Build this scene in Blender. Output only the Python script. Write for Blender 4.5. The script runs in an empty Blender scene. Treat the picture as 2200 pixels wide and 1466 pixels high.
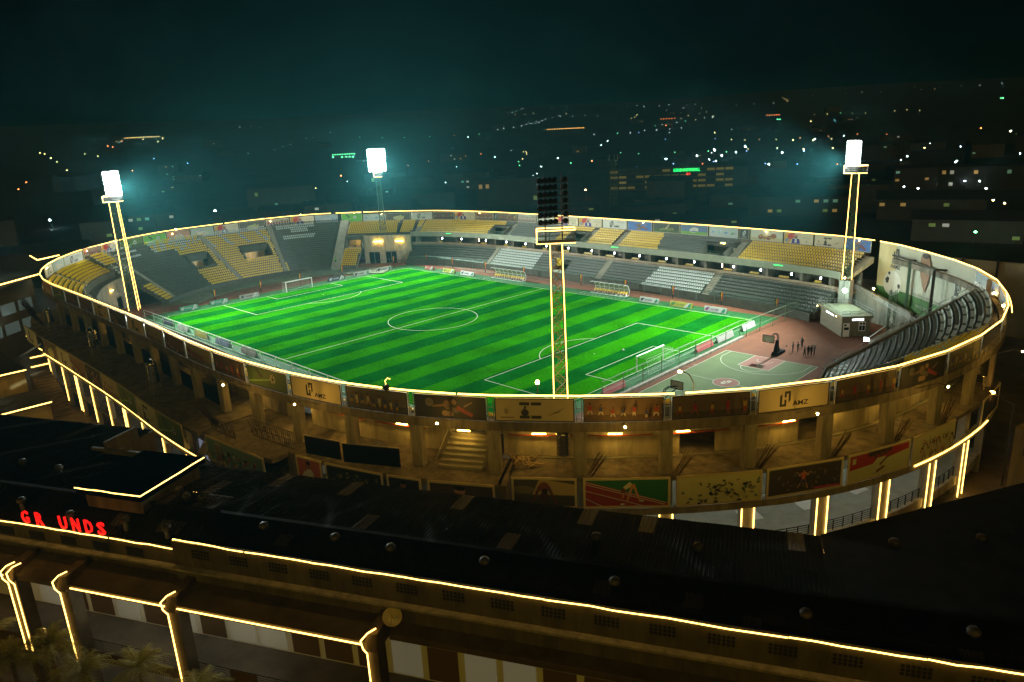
import bpy, math, random
from mathutils import Vector, Matrix
random.seed(7)
R = math.radians
SC = bpy.context.scene
COL = SC.collection

# ------------------------------------------------------------------ camera
cam_data = bpy.data.cameras.new("camera")
cam = bpy.data.objects.new("camera", cam_data)
COL.objects.link(cam)
CX, CY, CZ = 113.397, -91.115, 36.244
yaw, pit, rol = 2.3544, 0.2819, -0.0494
f = Vector((math.cos(pit) * math.cos(yaw), math.cos(pit) * math.sin(yaw), -math.sin(pit)))
rt = Vector((math.sin(yaw), -math.cos(yaw), 0)); up = rt.cross(f)
r2 = rt * math.cos(rol) + up * math.sin(rol); u2 = -rt * math.sin(rol) + up * math.cos(rol)
cam.matrix_world = Matrix(((r2.x, u2.x, -f.x, CX), (r2.y, u2.y, -f.y, CY), (r2.z, u2.z, -f.z, CZ), (0, 0, 0, 1)))
cam_data.sensor_width = 36.0
cam_data.lens = 1555.4 * 36.0 / 2200.0
cam_data.clip_start = 0.5
cam_data.clip_end = 12000.0
SC.camera = cam

# ------------------------------------------------------------------ world: night sky
world = bpy.data.worlds.new("World"); SC.world = world
world.use_nodes = True
nt = world.node_tree; nt.nodes.clear()
wo = nt.nodes.new("ShaderNodeOutputWorld"); bg = nt.nodes.new("ShaderNodeBackground")
sky = nt.nodes.new("ShaderNodeTexSky"); sky.sky_type = 'NISHITA'; sky.sun_disc = False
sky.sun_elevation = R(-8); sky.sun_rotation = R(200); sky.altitude = 1200
bg2 = nt.nodes.new("ShaderNodeBackground"); bg2.inputs[0].default_value = (0.25, 0.55, 0.55, 1); bg2.inputs[1].default_value = 0.0002
ad = nt.nodes.new("ShaderNodeAddShader")
bg.inputs[1].default_value = 0.03
nt.links.new(sky.outputs[0], bg.inputs[0]); nt.links.new(bg.outputs[0], ad.inputs[0]); nt.links.new(bg2.outputs[0], ad.inputs[1])
nt.links.new(ad.outputs[0], wo.inputs[0])

SC.view_settings.view_transform = 'Standard'; SC.view_settings.look = 'None'
SC.view_settings.exposure = 0.0; SC.view_settings.gamma = 1.0
cy = SC.cycles
cy.use_denoising = True
try: cy.denoiser = 'OPENIMAGEDENOISE'
except Exception: pass
cy.max_bounces = 5; cy.diffuse_bounces = 3; cy.glossy_bounces = 2; cy.transmission_bounces = 2
cy.transparent_max_bounces = 8; cy.volume_bounces = 0; cy.caustics_reflective = False; cy.caustics_refractive = False
cy.sample_clamp_indirect = 4.0
cy.volume_step_rate = 4.0

# floodlights (the lit masts), each at its lamp bank
FLOOD_COL = (0.86, 1.0, 0.92)
def flood(name, p, target, watts, size, ang=150):
    l = bpy.data.lights.new(name, 'SPOT'); l.energy = watts; l.color = FLOOD_COL
    l.spot_size = R(ang); l.spot_blend = 1.0; l.shadow_soft_size = size
    o = bpy.data.objects.new(name, l); COL.objects.link(o); o.location = p
    o.rotation_euler = (Vector(target) - Vector(p)).to_track_quat('-Z', 'Y').to_euler()
    return o
# dim warm glow of the town on the camera side (low, very soft)
sl = bpy.data.lights.new("town_glow", 'SUN'); sl.energy = 0.45; sl.angle = R(60); sl.color = (1.0, .62, .06)
so = bpy.data.objects.new("town_glow", sl); COL.objects.link(so); so.rotation_euler = Vector((-.62, .74, -.25)).to_track_quat('-Z', 'Y').to_euler()
MASTS = {'sw': (-66.7, -35.3), 'nw': (-67.0, 37.5), 'ne': (66.3, 42.5), 'se': (67.0, -37.8)}
MW = 3.3e5
flood("floodlight_glow", (-64.9, -34.2, 29.0), (12, 0, 0), MW*1.2, 1.2, 116)
flood("floodlight_glow", (-65.2, 36.2, 29.0), (12, 0, 0), MW * 1.2, 1.2, 116)
flood("floodlight_glow", (65.2, 40.6, 29.2), (10, -8, 0), MW * 1.3, 1.2, 122)

# ------------------------------------------------------------------ materials
MATS = {}
def nodes(m):
    m.use_nodes = True; t = m.node_tree; b = t.nodes.get("Principled BSDF"); return t, b
def mat(name, col, rough=0.7, metal=0.0, var=0.0, scale=1.0, bump=0.0, emit=None, estr=0.0, detail=5, sample=True, spec=None, streak=False):
    if name in MATS: return MATS[name]
    m = bpy.data.materials.new(name); t, b = nodes(m)
    b.inputs['Base Color'].default_value = (*col, 1); b.inputs['Roughness'].default_value = rough; b.inputs['Metallic'].default_value = metal
    if spec is not None: b.inputs['Specular IOR Level'].default_value = spec
    if var > 0 or bump > 0:
        tc = t.nodes.new("ShaderNodeNewGeometry"); n = t.nodes.new("ShaderNodeTexNoise")
        n.inputs['Scale'].default_value = scale; n.inputs['Detail'].default_value = detail; n.inputs['Roughness'].default_value = 0.65
        if streak:
            mp = t.nodes.new("ShaderNodeMapping"); mp.inputs['Scale'].default_value = (1.6, 1.6, .35); t.links.new(tc.outputs['Position'], mp.inputs[0]); t.links.new(mp.outputs[0], n.inputs['Vector'])
        else: t.links.new(tc.outputs['Position'], n.inputs['Vector'])
        if var > 0:
            mr = t.nodes.new("ShaderNodeMapRange"); mr.inputs['From Min'].default_value = 0.3; mr.inputs['From Max'].default_value = 0.7
            mr.inputs['To Min'].default_value = 1 - var; mr.inputs['To Max'].default_value = 1 + var * 0.6
            mx = t.nodes.new("ShaderNodeMix"); mx.data_type = 'RGBA'; mx.blend_type = 'MULTIPLY'; mx.inputs[0].default_value = 1
            mx.inputs[6].default_value = (*col, 1)
            t.links.new(n.outputs[0], mr.inputs['Value']); t.links.new(mr.outputs[0], mx.inputs[7]); t.links.new(mx.outputs[2], b.inputs['Base Color'])
        if bump > 0:
            bp = t.nodes.new("ShaderNodeBump"); bp.inputs['Strength'].default_value = bump; bp.inputs['Distance'].default_value = 0.05
            t.links.new(n.outputs[0], bp.inputs['Height']); t.links.new(bp.outputs[0], b.inputs['Normal'])
    if emit is not None:
        b.inputs['Emission Color'].default_value = (*emit, 1); b.inputs['Emission Strength'].default_value = estr
        if not sample: m.cycles.emission_sampling = 'NONE'
    MATS[name] = m
    return m
concrete = mat('concrete', (.30, .27, .22), .85, var=.45, scale=.9, bump=.3, streak=True)
concrete_dk = mat('weathered_concrete', (.20, .17, .13), .9, var=.6, scale=.6, bump=.4, streak=True)
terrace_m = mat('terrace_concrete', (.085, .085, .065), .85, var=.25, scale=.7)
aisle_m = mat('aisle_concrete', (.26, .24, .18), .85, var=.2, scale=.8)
plaster = mat('plaster', (.45, .40, .30), .8, var=.4, scale=.7, streak=True)
wall_w = mat('white_wall', (.7, .7, .66), .7, var=.1, scale=.5)
steel_dk = mat('dark_steel', (.05, .045, .04), .5, .4, var=.2, scale=2)
steel_gn = mat('green_steel', (.10, .16, .11), .5, .3, var=.2, scale=2)
steel_gr = mat('grey_steel', (.35, .36, .34), .45, .5, var=.15, scale=3)
stainless = mat('stainless', (.6, .6, .58), .18, 1.0)
white_p = mat('white_paint', (.8, .8, .78), .4)
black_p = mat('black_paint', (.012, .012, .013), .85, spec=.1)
s_yel = mat('yellow_plastic', (.70, .45, .003), .4)
s_gry = mat('grey_plastic', (.06, .07, .05), .45)
s_wht = mat('white_plastic', (.42, .46, .42), .4)
led = mat('rope_light', (.9, .7, .3), .5, emit=(1.0, .58, .12), estr=6.5)
led_s = mat('rope_light_thin', (.9, .7, .3), .5, emit=(1.0, .58, .12), estr=6.5)
lampw = mat('white_lamp', (1, 1, 1), .5, emit=(.85, .95, 1.0), estr=60.0, sample=False)
lampb = mat('box_lamp', (1, 1, 1), .5, emit=(.85, .92, 1.0), estr=25.0)
warmt = mat('warm_tube', (1, .8, .4), .5, emit=(1.0, .56, .08), estr=75.0)
warml = mat('warm_lamp', (1, .8, .4), .5, emit=(1.0, .55, .08), estr=950.0)
coolt = mat('cool_tube', (1, 1, 1), .5, emit=(.95, 1.0, .85), estr=40.0)
rubber = mat('track_surface', (.15, .046, .016), .9, var=.25, scale=.5)
asphalt = mat('paving', (.16, .125, .085), .85, var=.4, scale=.35, bump=.2)

mat('rim_lamp_glow', (1, .8, .4), .5, emit=(1.0, .55, .15), estr=90.0)

# ------------------------------------------------------------------ mesh builder
WORLDPOS = {}
class MB:
    def __init__(s): s.v = []; s.f = []; s.m = []; s.mats = []
    def mi(s, m):
        if m not in s.mats: s.mats.append(m)
        return s.mats.index(m)
    def poly(s, pts, m):
        n = len(s.v); s.v += [tuple(p) for p in pts]; s.f.append(tuple(range(n, n + len(pts)))); s.m.append(s.mi(m))
    def hexa(s, p, m):   # 8 pts: bottom 4 ccw, top 4 ccw
        n = len(s.v); s.v += [tuple(q) for q in p]; k = s.mi(m)
        for a in ((3, 2, 1, 0), (4, 5, 6, 7), (0, 1, 5, 4), (1, 2, 6, 5), (2, 3, 7, 6), (3, 0, 4, 7)):
            s.f.append(tuple(n + i for i in a)); s.m.append(k)
    def box(s, c, x, y, z, m, rz=0):
        ca, sa = math.cos(rz), math.sin(rz); P = []
        for dz in (0, z):
            for dx, dy in ((-x/2, -y/2), (x/2, -y/2), (x/2, y/2), (-x/2, y/2)):
                P.append((c[0] + dx*ca - dy*sa, c[1] + dx*sa + dy*ca, c[2] + dz))
        s.hexa(P, m)
    def obox(s, o, a, b, c_, m):   # corner o, edge vectors a,b,c
        o, a, b, c_ = Vector(o), Vector(a), Vector(b), Vector(c_)
        s.hexa([o, o+a, o+a+b, o+b, o+c_, o+a+c_, o+a+b+c_, o+b+c_], m)
    def tube(s, p0, p1, r, m, n=6, r1=None, cap=True):
        p0, p1 = Vector(p0), Vector(p1); r1 = r if r1 is None else r1
        d = (p1 - p0)
        if d.length < 1e-6: return
        d.normalize(); a = d.orthogonal().normalized(); b = d.cross(a)
        k = len(s.v); mi = s.mi(m)
        for i in range(n):
            t = 2*math.pi*i/n + math.pi/n; q = a*math.cos(t) + b*math.sin(t)
            s.v.append(tuple(p0 + q*r)); s.v.append(tuple(p1 + q*r1))
        for i in range(n):
            j = (i+1) % n; s.f.append((k+2*i, k+2*j, k+2*j+1, k+2*i+1)); s.m.append(mi)
        if cap:
            s.f.append(tuple(k+2*i for i in reversed(range(n)))); s.m.append(mi)
            s.f.append(tuple(k+2*i+1 for i in range(n))); s.m.append(mi)
    def path(s, pts, r, m, n=6):
        for a, b in zip(pts[:-1], pts[1:]): s.tube(a, b, r, m, n)
    def lathe(s, c, prof, m, n=12):
        k = len(s.v); mi = s.mi(m)
        for r, z in prof:
            for i in range(n):
                t = 2*math.pi*i/n; s.v.append((c[0]+r*math.cos(t), c[1]+r*math.sin(t), c[2]+z))
        for j in range(len(prof)-1):
            for i in range(n):
                a = k+j*n+i; b = k+j*n+(i+1) % n; s.f.append((a, b, b+n, a+n)); s.m.append(mi)
        s.f.append(tuple(k+i for i in reversed(range(n)))); s.m.append(mi)
        e = k+(len(prof)-1)*n; s.f.append(tuple(e+i for i in range(n))); s.m.append(mi)
    def ball(s, c, r, m, n=8, sq=(1, 1, 1)):
        k = len(s.v); mi = s.mi(m); h = n//2
        for j in range(h+1):
            ph = math.pi*j/h
            for i in range(n):
                t = 2*math.pi*i/n
                s.v.append((c[0]+r*sq[0]*math.sin(ph)*math.cos(t), c[1]+r*sq[1]*math.sin(ph)*math.sin(t), c[2]-r*sq[2]*math.cos(ph)))
        for j in range(h):
            for i in range(n):
                a = k+j*n+i; b = k+j*n+(i+1) % n; s.f.append((a, b, b+n, a+n)); s.m.append(mi)
    def build(s, name, parent=None, smooth=False, label=None, origin=None):
        if not s.v: return None
        xs = [v[0] for v in s.v]; ys = [v[1] for v in s.v]; zs = [v[2] for v in s.v]
        o = origin or ((min(xs)+max(xs))/2, (min(ys)+max(ys))/2, min(zs))
        me = bpy.data.meshes.new(name)
        me.from_pydata([(x-o[0], y-o[1], z-o[2]) for x, y, z in s.v], [], s.f)
        for m in s.mats: me.materials.append(m)
        me.polygons.foreach_set('material_index', s.m)
        if smooth: me.polygons.foreach_set('use_smooth', [True]*len(s.f))
        me.update()
        ob = bpy.data.objects.new(name, me); COL.objects.link(ob)
        pw = WORLDPOS.get(parent.name, (0, 0, 0)) if parent else (0, 0, 0)
        ob.location = (o[0]-pw[0], o[1]-pw[1], o[2]-pw[2]); ob.parent = parent
        WORLDPOS[ob.name] = o
        if label: ob['label'] = label
        return ob
def thing(name, label, cat, loc=(0, 0, 0), group=None):
    o = bpy.data.objects.new(name, None); COL.objects.link(o); o.location = loc; o.empty_display_size = .5
    o['label'] = label; o['category'] = cat
    if group: o['group'] = group
    WORLDPOS[o.name] = tuple(loc); return o
def tag(o, label=None, cat=None, group=None, kind=None):
    if label: o['label'] = label
    if cat: o['category'] = cat
    if group: o['group'] = group
    if kind: o['kind'] = kind
    return o
def struct(mb, name): return tag(mb.build(name), kind='structure')
def text_mesh(txt, size=1.0, bold=False):
    c = bpy.data.curves.new('lettering', 'FONT'); c.body = txt; c.size = size; c.resolution_u = 2
    if bold: c.offset = 0.02*size
    o = bpy.data.objects.new('lettering', c); COL.objects.link(o)
    bpy.context.view_layer.update()
    me = bpy.data.meshes.new_from_object(o)
    V = [tuple(v.co) for v in me.vertices]; F = [tuple(p.vertices) for p in me.polygons]
    bpy.data.objects.remove(o); bpy.data.curves.remove(c); bpy.data.meshes.remove(me)
    return V, F
TXT = {}
def add_text(mb, txt, fn, x, y, w, h, m, bold=False):
    """lettering fitted in a box x..x+w, y..y+h of the face mapped by fn(u,v)"""
    if (txt, bold) not in TXT: TXT[(txt, bold)] = text_mesh(txt, 1.0, bold)
    V, F = TXT[(txt, bold)]
    if not V: return
    x0 = min(v[0] for v in V); x1 = max(v[0] for v in V); y0 = min(v[1] for v in V); y1 = max(v[1] for v in V)
    k = len(mb.v); mi = mb.mi(m)
    for v in V: mb.v.append(tuple(fn(x + (v[0]-x0)/(x1-x0)*w, y + (v[1]-y0)/(y1-y0)*h)))
    for q in F: mb.f.append(tuple(k+i for i in q)); mb.m.append(mi)

# ------------------------------------------------------------------ oval of the stadium rim
RIM = [[-49.1,-56.4,14.0],[-59.2,-53.1,14.0],[-68.8,-48.3,14.0],[-77.3,-41.9,14.1],[-84.1,-33.7,14.3],[-89.3,-24.5,14.5],[-92.5,-14.3,14.6],[-93.2,-3.7,14.6],[-92.6,7.0,14.6],[-90.9,17.6,14.6],[-86.7,27.3,14.6],[-79.4,35.1,14.5],[-71.3,42.0,14.4],[-62.6,48.2,14.3],[-52.9,52.5,14.2],[-42.5,54.9,14.1],[-32.0,56.4,14.0],[-21.3,56.4,14.0],[-10.6,56.3,14.0],[0.0,56.1,14.0],[10.7,55.6,14.0],[21.3,55.3,14.0],[32.0,54.7,14.0],[42.6,53.7,14.0],[53.2,52.4,14.0],[63.7,50.5,14.0],[73.1,45.7,14.0],[81.0,38.5,14.0],[88.0,30.5,14.0],[93.2,21.2,14.0],[96.3,11.0,14.0],[97.9,0.4,14.0],[97.3,-10.2,14.0],[94.9,-20.6,14.0],[90.4,-30.2,14.0],[83.9,-38.6,14.0],[76.0,-45.8,14.0],[66.9,-51.9,14.0],[57.1,-56.0,14.0],[46.7,-58.3,14.0],[36.1,-59.1,14.0],[25.4,-59.1,14.0],[14.7,-58.6,14.0],[4.1,-58.3,14.0],[-6.6,-58.2,14.0],[-17.2,-58.1,14.0],[-27.9,-58.1,14.0],[-38.6,-57.9,14.0]]
NR = len(RIM)
def cr(k):
    i = int(math.floor(k)); t = k-i; p = [RIM[(i+j) % NR] for j in (-1, 0, 1, 2)]
    P = []; D = []
    for a in range(3):
        p0, p1, p2_, p3 = (q[a] for q in p)
        P.append(.5*(2*p1+(p2_-p0)*t+(2*p0-5*p1+4*p2_-p3)*t*t+(-p0+3*p1-3*p2_+p3)*t**3))
        D.append(.5*((p2_-p0)+2*(2*p0-5*p1+4*p2_-p3)*t+3*(-p0+3*p1-3*p2_+p3)*t*t))
    return P, D
_fc = {}
def frame(k):
    k = round(k % NR, 4)
    if k not in _fc:
        P, D = cr(k); l = math.hypot(D[0], D[1]); tx, ty = D[0]/l, D[1]/l
        _fc[k] = (P[0], P[1], P[2], tx, ty, ty, -tx)
    return _fc[k]
def P(k, d, z=None, dz=0):
    x, y, zr, tx, ty, nx, ny = frame(k)
    return Vector((x+nx*d, y+ny*d, (zr+dz) if z is None else z))
def krange(k0, k1, st=.12):
    n = max(1, int(math.ceil(abs(k1-k0)/st-1e-6))); return [k0+(k1-k0)*i/n for i in range(n+1)]
def sweep(mb, k0, k1, prof, m, st=.12, caps=True):
    """prof: closed (d,z) loop swept along the rim"""
    K = krange(k0, k1, st); n = len(prof); b = len(mb.v); mi = mb.mi(m)
    for k in K:
        for d, z in prof:
            if callable(d): d = d(k)
            mb.v.append(tuple(P(k, d, z)))
    for j in range(len(K)-1):
        for i in range(n):
            a = b+j*n+i; c = b+j*n+(i+1) % n; mb.f.append((a, c, c+n, a+n)); mb.m.append(mi)
    if caps:
        mb.f.append(tuple(b+i for i in range(n))); mb.m.append(mi)
        e = b+(len(K)-1)*n; mb.f.append(tuple(e+i for i in reversed(range(n)))); mb.m.append(mi)
def rect(d0, d1, z0, z1): return [(d0, z0), (d1, z0), (d1, z1), (d0, z1)]
BK = lambda n: 36.0 + n*48.0/68.0     # bay lines of the frame

# ------------------------------------------------------------------ ground, terrain, hills
def hgt(x, y):
    r = math.hypot(x, y); t = min(max((r-420)/1900, 0), 1); return -4 + 112*t*t*(3-2*t)
def terrain():
    mb = MB(); RR = [0, 60, 110, 160, 240, 340, 440, 560, 700, 860, 1050, 1250, 1500, 1750, 2000, 2300, 2600]; NA = 96
    for r in RR:
        for i in range(NA):
            a = 2*math.pi*i/NA; x, y = r*math.cos(a), r*math.sin(a)
            mb.v.append((x, y, hgt(x, y) + (6*math.sin(x*.004+1)*math.cos(y*.005) if r > 600 else 0)))
    mi = mb.mi(mat('night_earth', (.03, .028, .02), .95, var=.4, scale=.03))
    for j in range(len(RR)-1):
        for i in range(NA):
            a = j*NA+i; b = j*NA+(i+1) % NA; mb.f.append((a, a+NA, b+NA, b)); mb.m.append(mi)
    struct(mb, 'ground')
    mb = MB(); mb.poly([(-150, -90, -3.99), (150, -120, -3.99), (150, 100, -3.99), (-150, 100, -3.99)], asphalt); struct(mb, 'paving')
terrain()

# bowl floor and running surface
mb = MB(); mb.poly([P(k, 9.4 if (k > 30.3 or k < 1) else .6, -.06) for k in krange(0, 48, .25)[:-1]][::-1], rubber); struct(mb, 'running_track')
mb = MB(); sweep(mb, 3.2, 12.6, [(16, -.04), (25.5, -.04), (25.5, .25), (16, .25)], mat('apron', (.13, .15, .09), .9, var=.25, scale=.5), st=.3); struct(mb, 'apron_pavement')

# pitch
def pitch_material():
    m = bpy.data.materials.new('striped_turf'); t, b = nodes(m); N = t.nodes; L = t.links
    g = N.new("ShaderNodeNewGeometry"); sx = N.new("ShaderNodeSeparateXYZ"); L.new(g.outputs['Position'], sx.inputs[0])
    nz = N.new("ShaderNodeTexNoise"); nz.inputs['Scale'].default_value = .6; nz.inputs['Detail'].default_value = 3; L.new(g.outputs['Position'], nz.inputs['Vector'])
    jit = N.new("ShaderNodeMath"); jit.operation = 'MULTIPLY_ADD'; L.new(nz.outputs[0], jit.inputs[0]); jit.inputs[1].default_value = .25; L.new(sx.outputs[0], jit.inputs[2])
    md = N.new("ShaderNodeMath"); md.operation = 'PINGPONG'; a = N.new("ShaderNodeMath"); a.operation = 'ADD'; L.new(jit.outputs[0], a.inputs[0]); a.inputs[1].default_value = STRIPE_OFF
    L.new(a.outputs[0], md.inputs[0]); md.inputs[1].default_value = STRIPE_W
    gt = N.new("ShaderNodeMath"); gt.operation = 'GREATER_THAN'; gt.inputs[1].default_value = STRIPE_W/2; L.new(md.outputs[0], gt.inputs[0])
    mx = N.new("ShaderNodeMix"); mx.data_type = 'RGBA'; mx.inputs[6].default_value = (.004, .088, .008, 1); mx.inputs[7].default_value = (.018, .165, .001, 1)
    L.new(gt.outputs[0], mx.inputs[0])
    n2 = N.new("ShaderNodeTexNoise"); n2.inputs['Scale'].default_value = 2.5; n2.inputs['Detail'].default_value = 6; L.new(g.outputs['Position'], n2.inputs['Vector'])
    n3 = N.new("ShaderNodeTexNoise"); n3.inputs['Scale'].default_value = .13; n3.inputs['Detail'].default_value = 5; L.new(g.outputs['Position'], n3.inputs['Vector'])
    sm = N.new("ShaderNodeMath"); sm.operation = 'ADD'; L.new(n2.outputs[0], sm.inputs[0]); L.new(n3.outputs[0], sm.inputs[1])
    mr = N.new("ShaderNodeMapRange"); mr.inputs['From Min'].default_value = .75; mr.inputs['From Max'].default_value = 1.25; mr.inputs['To Min'].default_value = .58; mr.inputs['To Max'].default_value = 1.3
    L.new(sm.outputs[0], mr.inputs['Value'])
    m2 = N.new("ShaderNodeMix"); m2.data_type = 'RGBA'; m2.blend_type = 'MULTIPLY'; m2.inputs[0].default_value = 1; L.new(mx.outputs[2], m2.inputs[6]); L.new(mr.outputs[0], m2.inputs[7])
    L.new(m2.outputs[2], b.inputs['Base Color']); b.inputs['Roughness'].default_value = .9; b.inputs['Specular IOR Level'].default_value = 0
    return m
STRIPE_W = 4.22; STRIPE_OFF = 4.22
HL, HW = 52.8, 33.9
mb = MB(); mb.poly([(-57.5, -38.5, -.03), (56.2, -38.5, -.03), (56.2, 38.0, -.03), (-57.5, 38.0, -.03)], mat('turf_edge', (.004, .085, .012), .9, var=.25, scale=.8)); struct(mb, 'turf_margin')
mb = MB(); mb.poly([(-HL-.6, -HW-.6, -.015), (HL+.6, -HW-.6, -.015), (HL+.6, HW+.6, -.015), (-HL-.6, HW+.6, -.015)], pitch_material()); struct(mb, 'football_pitch')
line_m = mat('pitch_line', (.48, .54, .38), .8)
def line(mb, pts, w, m, z):
    for a, b in zip(pts[:-1], pts[1:]):
        a, b = Vector((*a, z)), Vector((*b, z)); d = (b-a).normalized(); n = Vector((-d.y, d.x, 0))*w/2; e = d*w*.3
        mb.poly([a-n-e, b-n+e, b+n+e, a+n-e], m)
def arc(c, r, a0, a1, n=40): return [(c[0]+r*math.cos(a0+(a1-a0)*i/n), c[1]+r*math.sin(a0+(a1-a0)*i/n)) for i in range(n+1)]
mb = MB(); LW = .13; Z = 0.0
line(mb, [(-HL, -HW), (HL, -HW), (HL, HW), (-HL, HW), (-HL, -HW)], LW, line_m, Z)
Z += .004; line(mb, [(0, -HW), (0, HW)], LW, line_m, Z); Z += .004
line(mb, arc((0, 0), 9.15, 0, 2*math.pi, 64), LW, line_m, Z); Z += .004
for s in (-1, 1):
    line(mb, [(s*HL, 20.2), (s*(HL-16.4), 20.2), (s*(HL-16.4), -20.2), (s*HL, -20.2)], LW, line_m, Z)
    line(mb, [(s*HL, 9.16), (s*(HL-5.5), 9.16), (s*(HL-5.5), -9.16), (s*HL, -9.16)], LW, line_m, Z)
    c0 = (s*(HL-11), 0); t = math.acos(5.4/9.15)
    line(mb, arc(c0, 9.15, (math.pi if s > 0 else 0)-t, (math.pi if s > 0 else 0)+t, 24), LW, line_m, Z+.004)
    mb.lathe((s*(HL-11), 0, Z), [(.14, 0), (.14, .004)], line_m, 10)
    for q in (-1, 1):
        a0 = math.atan2(-q, -s); line(mb, arc((s*HL, q*HW), 1, a0-R(45), a0+R(45), 8), .12, line_m, Z+.008)
for x0, x1 in ((10.5, 23.5), (-21.5, -8.5)):   # dashed technical areas
    for i in range(12):
        xa = x0+(x1-x0)*i/12; line(mb, [(xa, 34.9), (xa+.6, 34.9)], .1, line_m, .02)
    for xe in (x0, x1):
        for j in range(3): line(mb, [(xe, 35.1+j*.8), (xe, 35.5+j*.8)], .1, line_m, .02)
struct(mb, 'pitch_markings')

# goals
net_m = mat('net_cord', (.45, .5, .42), .8)
def goal(s, label):
    x = s*HL; t = thing('football_goal', label, 'goal', (x, 0, 0), 'football goals'); D = s*2.2
    for y in (-3.66, 3.66):
        m = MB(); m.tube((x, y, 0), (x, y, 2.5), .09, white_p, 8); m.build('goal_post', t)
    m = MB(); m.tube((x, -3.75, 2.5), (x, 3.75, 2.5), .09, white_p, 8); m.build('crossbar', t)
    m = MB()
    for y in (-3.66, 3.66): m.path([(x, y, 2.45), (x+D*.8, y, 2.35), (x+D, y, .05), (x, y, .05)], .022, net_m, 5)
    m.path([(x+D*.8, -3.66, 2.35), (x+D*.8, 3.66, 2.35)], .02, net_m, 5); m.path([(x+D, -3.66, .05), (x+D, 3.66, .05)], .02, net_m, 5)
    m.build('stay_frame', t)
    m = MB(); r = .007
    for i in range(19):
        y = -3.66+7.32*i/18; m.path([(x+.02, y, 2.47), (x+D*.8, y, 2.33), (x+D, y, .1)], r, net_m, 3)
    for j in range(9):
        z = .3+j*.25; q = D*(1-.2*z/2.35); m.path([(x, -3.66, z), (x+q, -3.66, z), (x+q, 3.66, z), (x, 3.66, z)], r, net_m, 3)
    for j in range(4): m.tube((x+D*.2*j, -3.66, 2.45), (x+D*.2*j, 3.66, 2.45), r, net_m, 3)
    m.build('net', t)
goal(1, 'white football goal with net beside the basketball court fence'); goal(-1, 'white football goal in front of the steep seating behind the far goal line')

# ------------------------------------------------------------------ seats
def seat_geo(mb_v, mb_f, base, c, t, n_, w=.38):
    """t along row, n_ facing pitch (unit 2d)"""
    def pt(a, b, z): return (c[0]+t[0]*a+n_[0]*b, c[1]+t[1]*a+n_[1]*b, c[2]+z)
    h = w/2
    for (b0, b1, z0, z1, b2, b3) in ((-.18, .22, .36, .44, -.18, .22), (-.24, -.18, .40, .76, -.31, -.26)):
        k = len(mb_v)
        mb_v.extend([pt(-h, b0, z0), pt(h, b0, z0), pt(h, b1, z0), pt(-h, b1, z0), pt(-h*.9, b2, z1), pt(h*.9, b2, z1), pt(h*.9, b3, z1), pt(-h*.9, b3, z1)])
        for a in ((3, 2, 1, 0), (4, 5, 6, 7), (0, 1, 5, 4), (1, 2, 6, 5), (2, 3, 7, 6), (3, 0, 4, 7)): mb_f.append(tuple(k+i for i in a))
SEATMESH = {}
def seat_mesh(m):
    if m.name not in SEATMESH:
        V = []; F = []; seat_geo(V, F, 0, (0, 0, 0), (1, 0), (0, 1))
        me = bpy.data.meshes.new('seat'); me.from_pydata(V, [], F); me.materials.append(m); SEATMESH[m.name] = me
    return SEATMESH[m.name]
def place_seats(lst, parent):
    """lst of (pos, tangent, normal, material): nearest 100 as own parts, rest as one mass"""
    pw = WORLDPOS[parent.name]
    lst.sort(key=lambda s: (s[0][0]-CX)**2+(s[0][1]-CY)**2)
    for p, t, n, m in lst[:100]:
        o = bpy.data.objects.new('seat', seat_mesh(m)); COL.objects.link(o); o.parent = parent
        o.location = (p[0]-pw[0], p[1]-pw[1], p[2]-pw[2]); o.rotation_euler = (0, 0, math.atan2(n[1], n[0])-math.pi/2)
    rest = lst[100:]
    if rest:
        mb = MB(); 
        for p, t, n, m in rest:
            k0 = len(mb.f); seat_geo(mb.v, mb.f, 0, p, t, n); mb.m += [mb.mi(m)]*(len(mb.f)-k0)
        o = mb.build('seating', parent); o['kind'] = 'stuff'
def terrace(parent, rows, col, name='terrace', st=.2, sp=.56, tm=None, under=.75):
    """rows: list of (d_front, depth, z, [(k0,k1),...]); col(i,k)->material or None"""
    mb = MB(); S = []
    for i, (d, dep, z, segs) in enumerate(rows):
        for k0, k1 in segs:
            if k1-k0 < .03: continue
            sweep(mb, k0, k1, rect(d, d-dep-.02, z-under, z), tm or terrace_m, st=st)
            ds = d-dep*.62; k = k0+.02
            while k < k1-.02:
                fr = frame(k); x = fr[0]+fr[5]*ds; y = fr[1]+fr[6]*ds
                m = col(i, k)
                if m is not None: S.append(((x, y, z), (fr[3], fr[4]), (fr[5], fr[6]), m))
                f2 = frame(k+.02); dx = math.hypot(f2[0]+f2[5]*ds-x, f2[1]+f2[6]*ds-y); k += .02*sp/max(dx, 1e-3)
    mb.build(name, parent)
    place_seats(S, parent)
def aisle(parent, d0, z0, d1, z1, n, ka, kb, w=1.3):
    mb = MB(); dep = (d0-d1)/n; rise = (z1-z0)/(n-1) if n > 1 else 0
    for i in range(n):
        k = ka+(kb-ka)*i/n; x = w/2/10.65*1.15
        for q in (0, 1):
            zz = z0+rise*i+(.0 if q == 0 else rise/2)
            sweep(mb, k-x, k+x, rect(d0-dep*i-dep*.5*q+.03, d0-dep*(i+1)-dep*0-(.02), z0-.6+rise*i, zz+.03), aisle_m, st=.2)
    mb.build('aisle_stairs', parent)
def cut(segs, holes):
    for a, b in holes:
        out = []
        for s, e in segs:
            if b <= s or a >= e: out.append((s, e)); continue
            if a > s: out.append((s, a))
            if b < e: out.append((b, e))
        segs = out
    return segs
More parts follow.
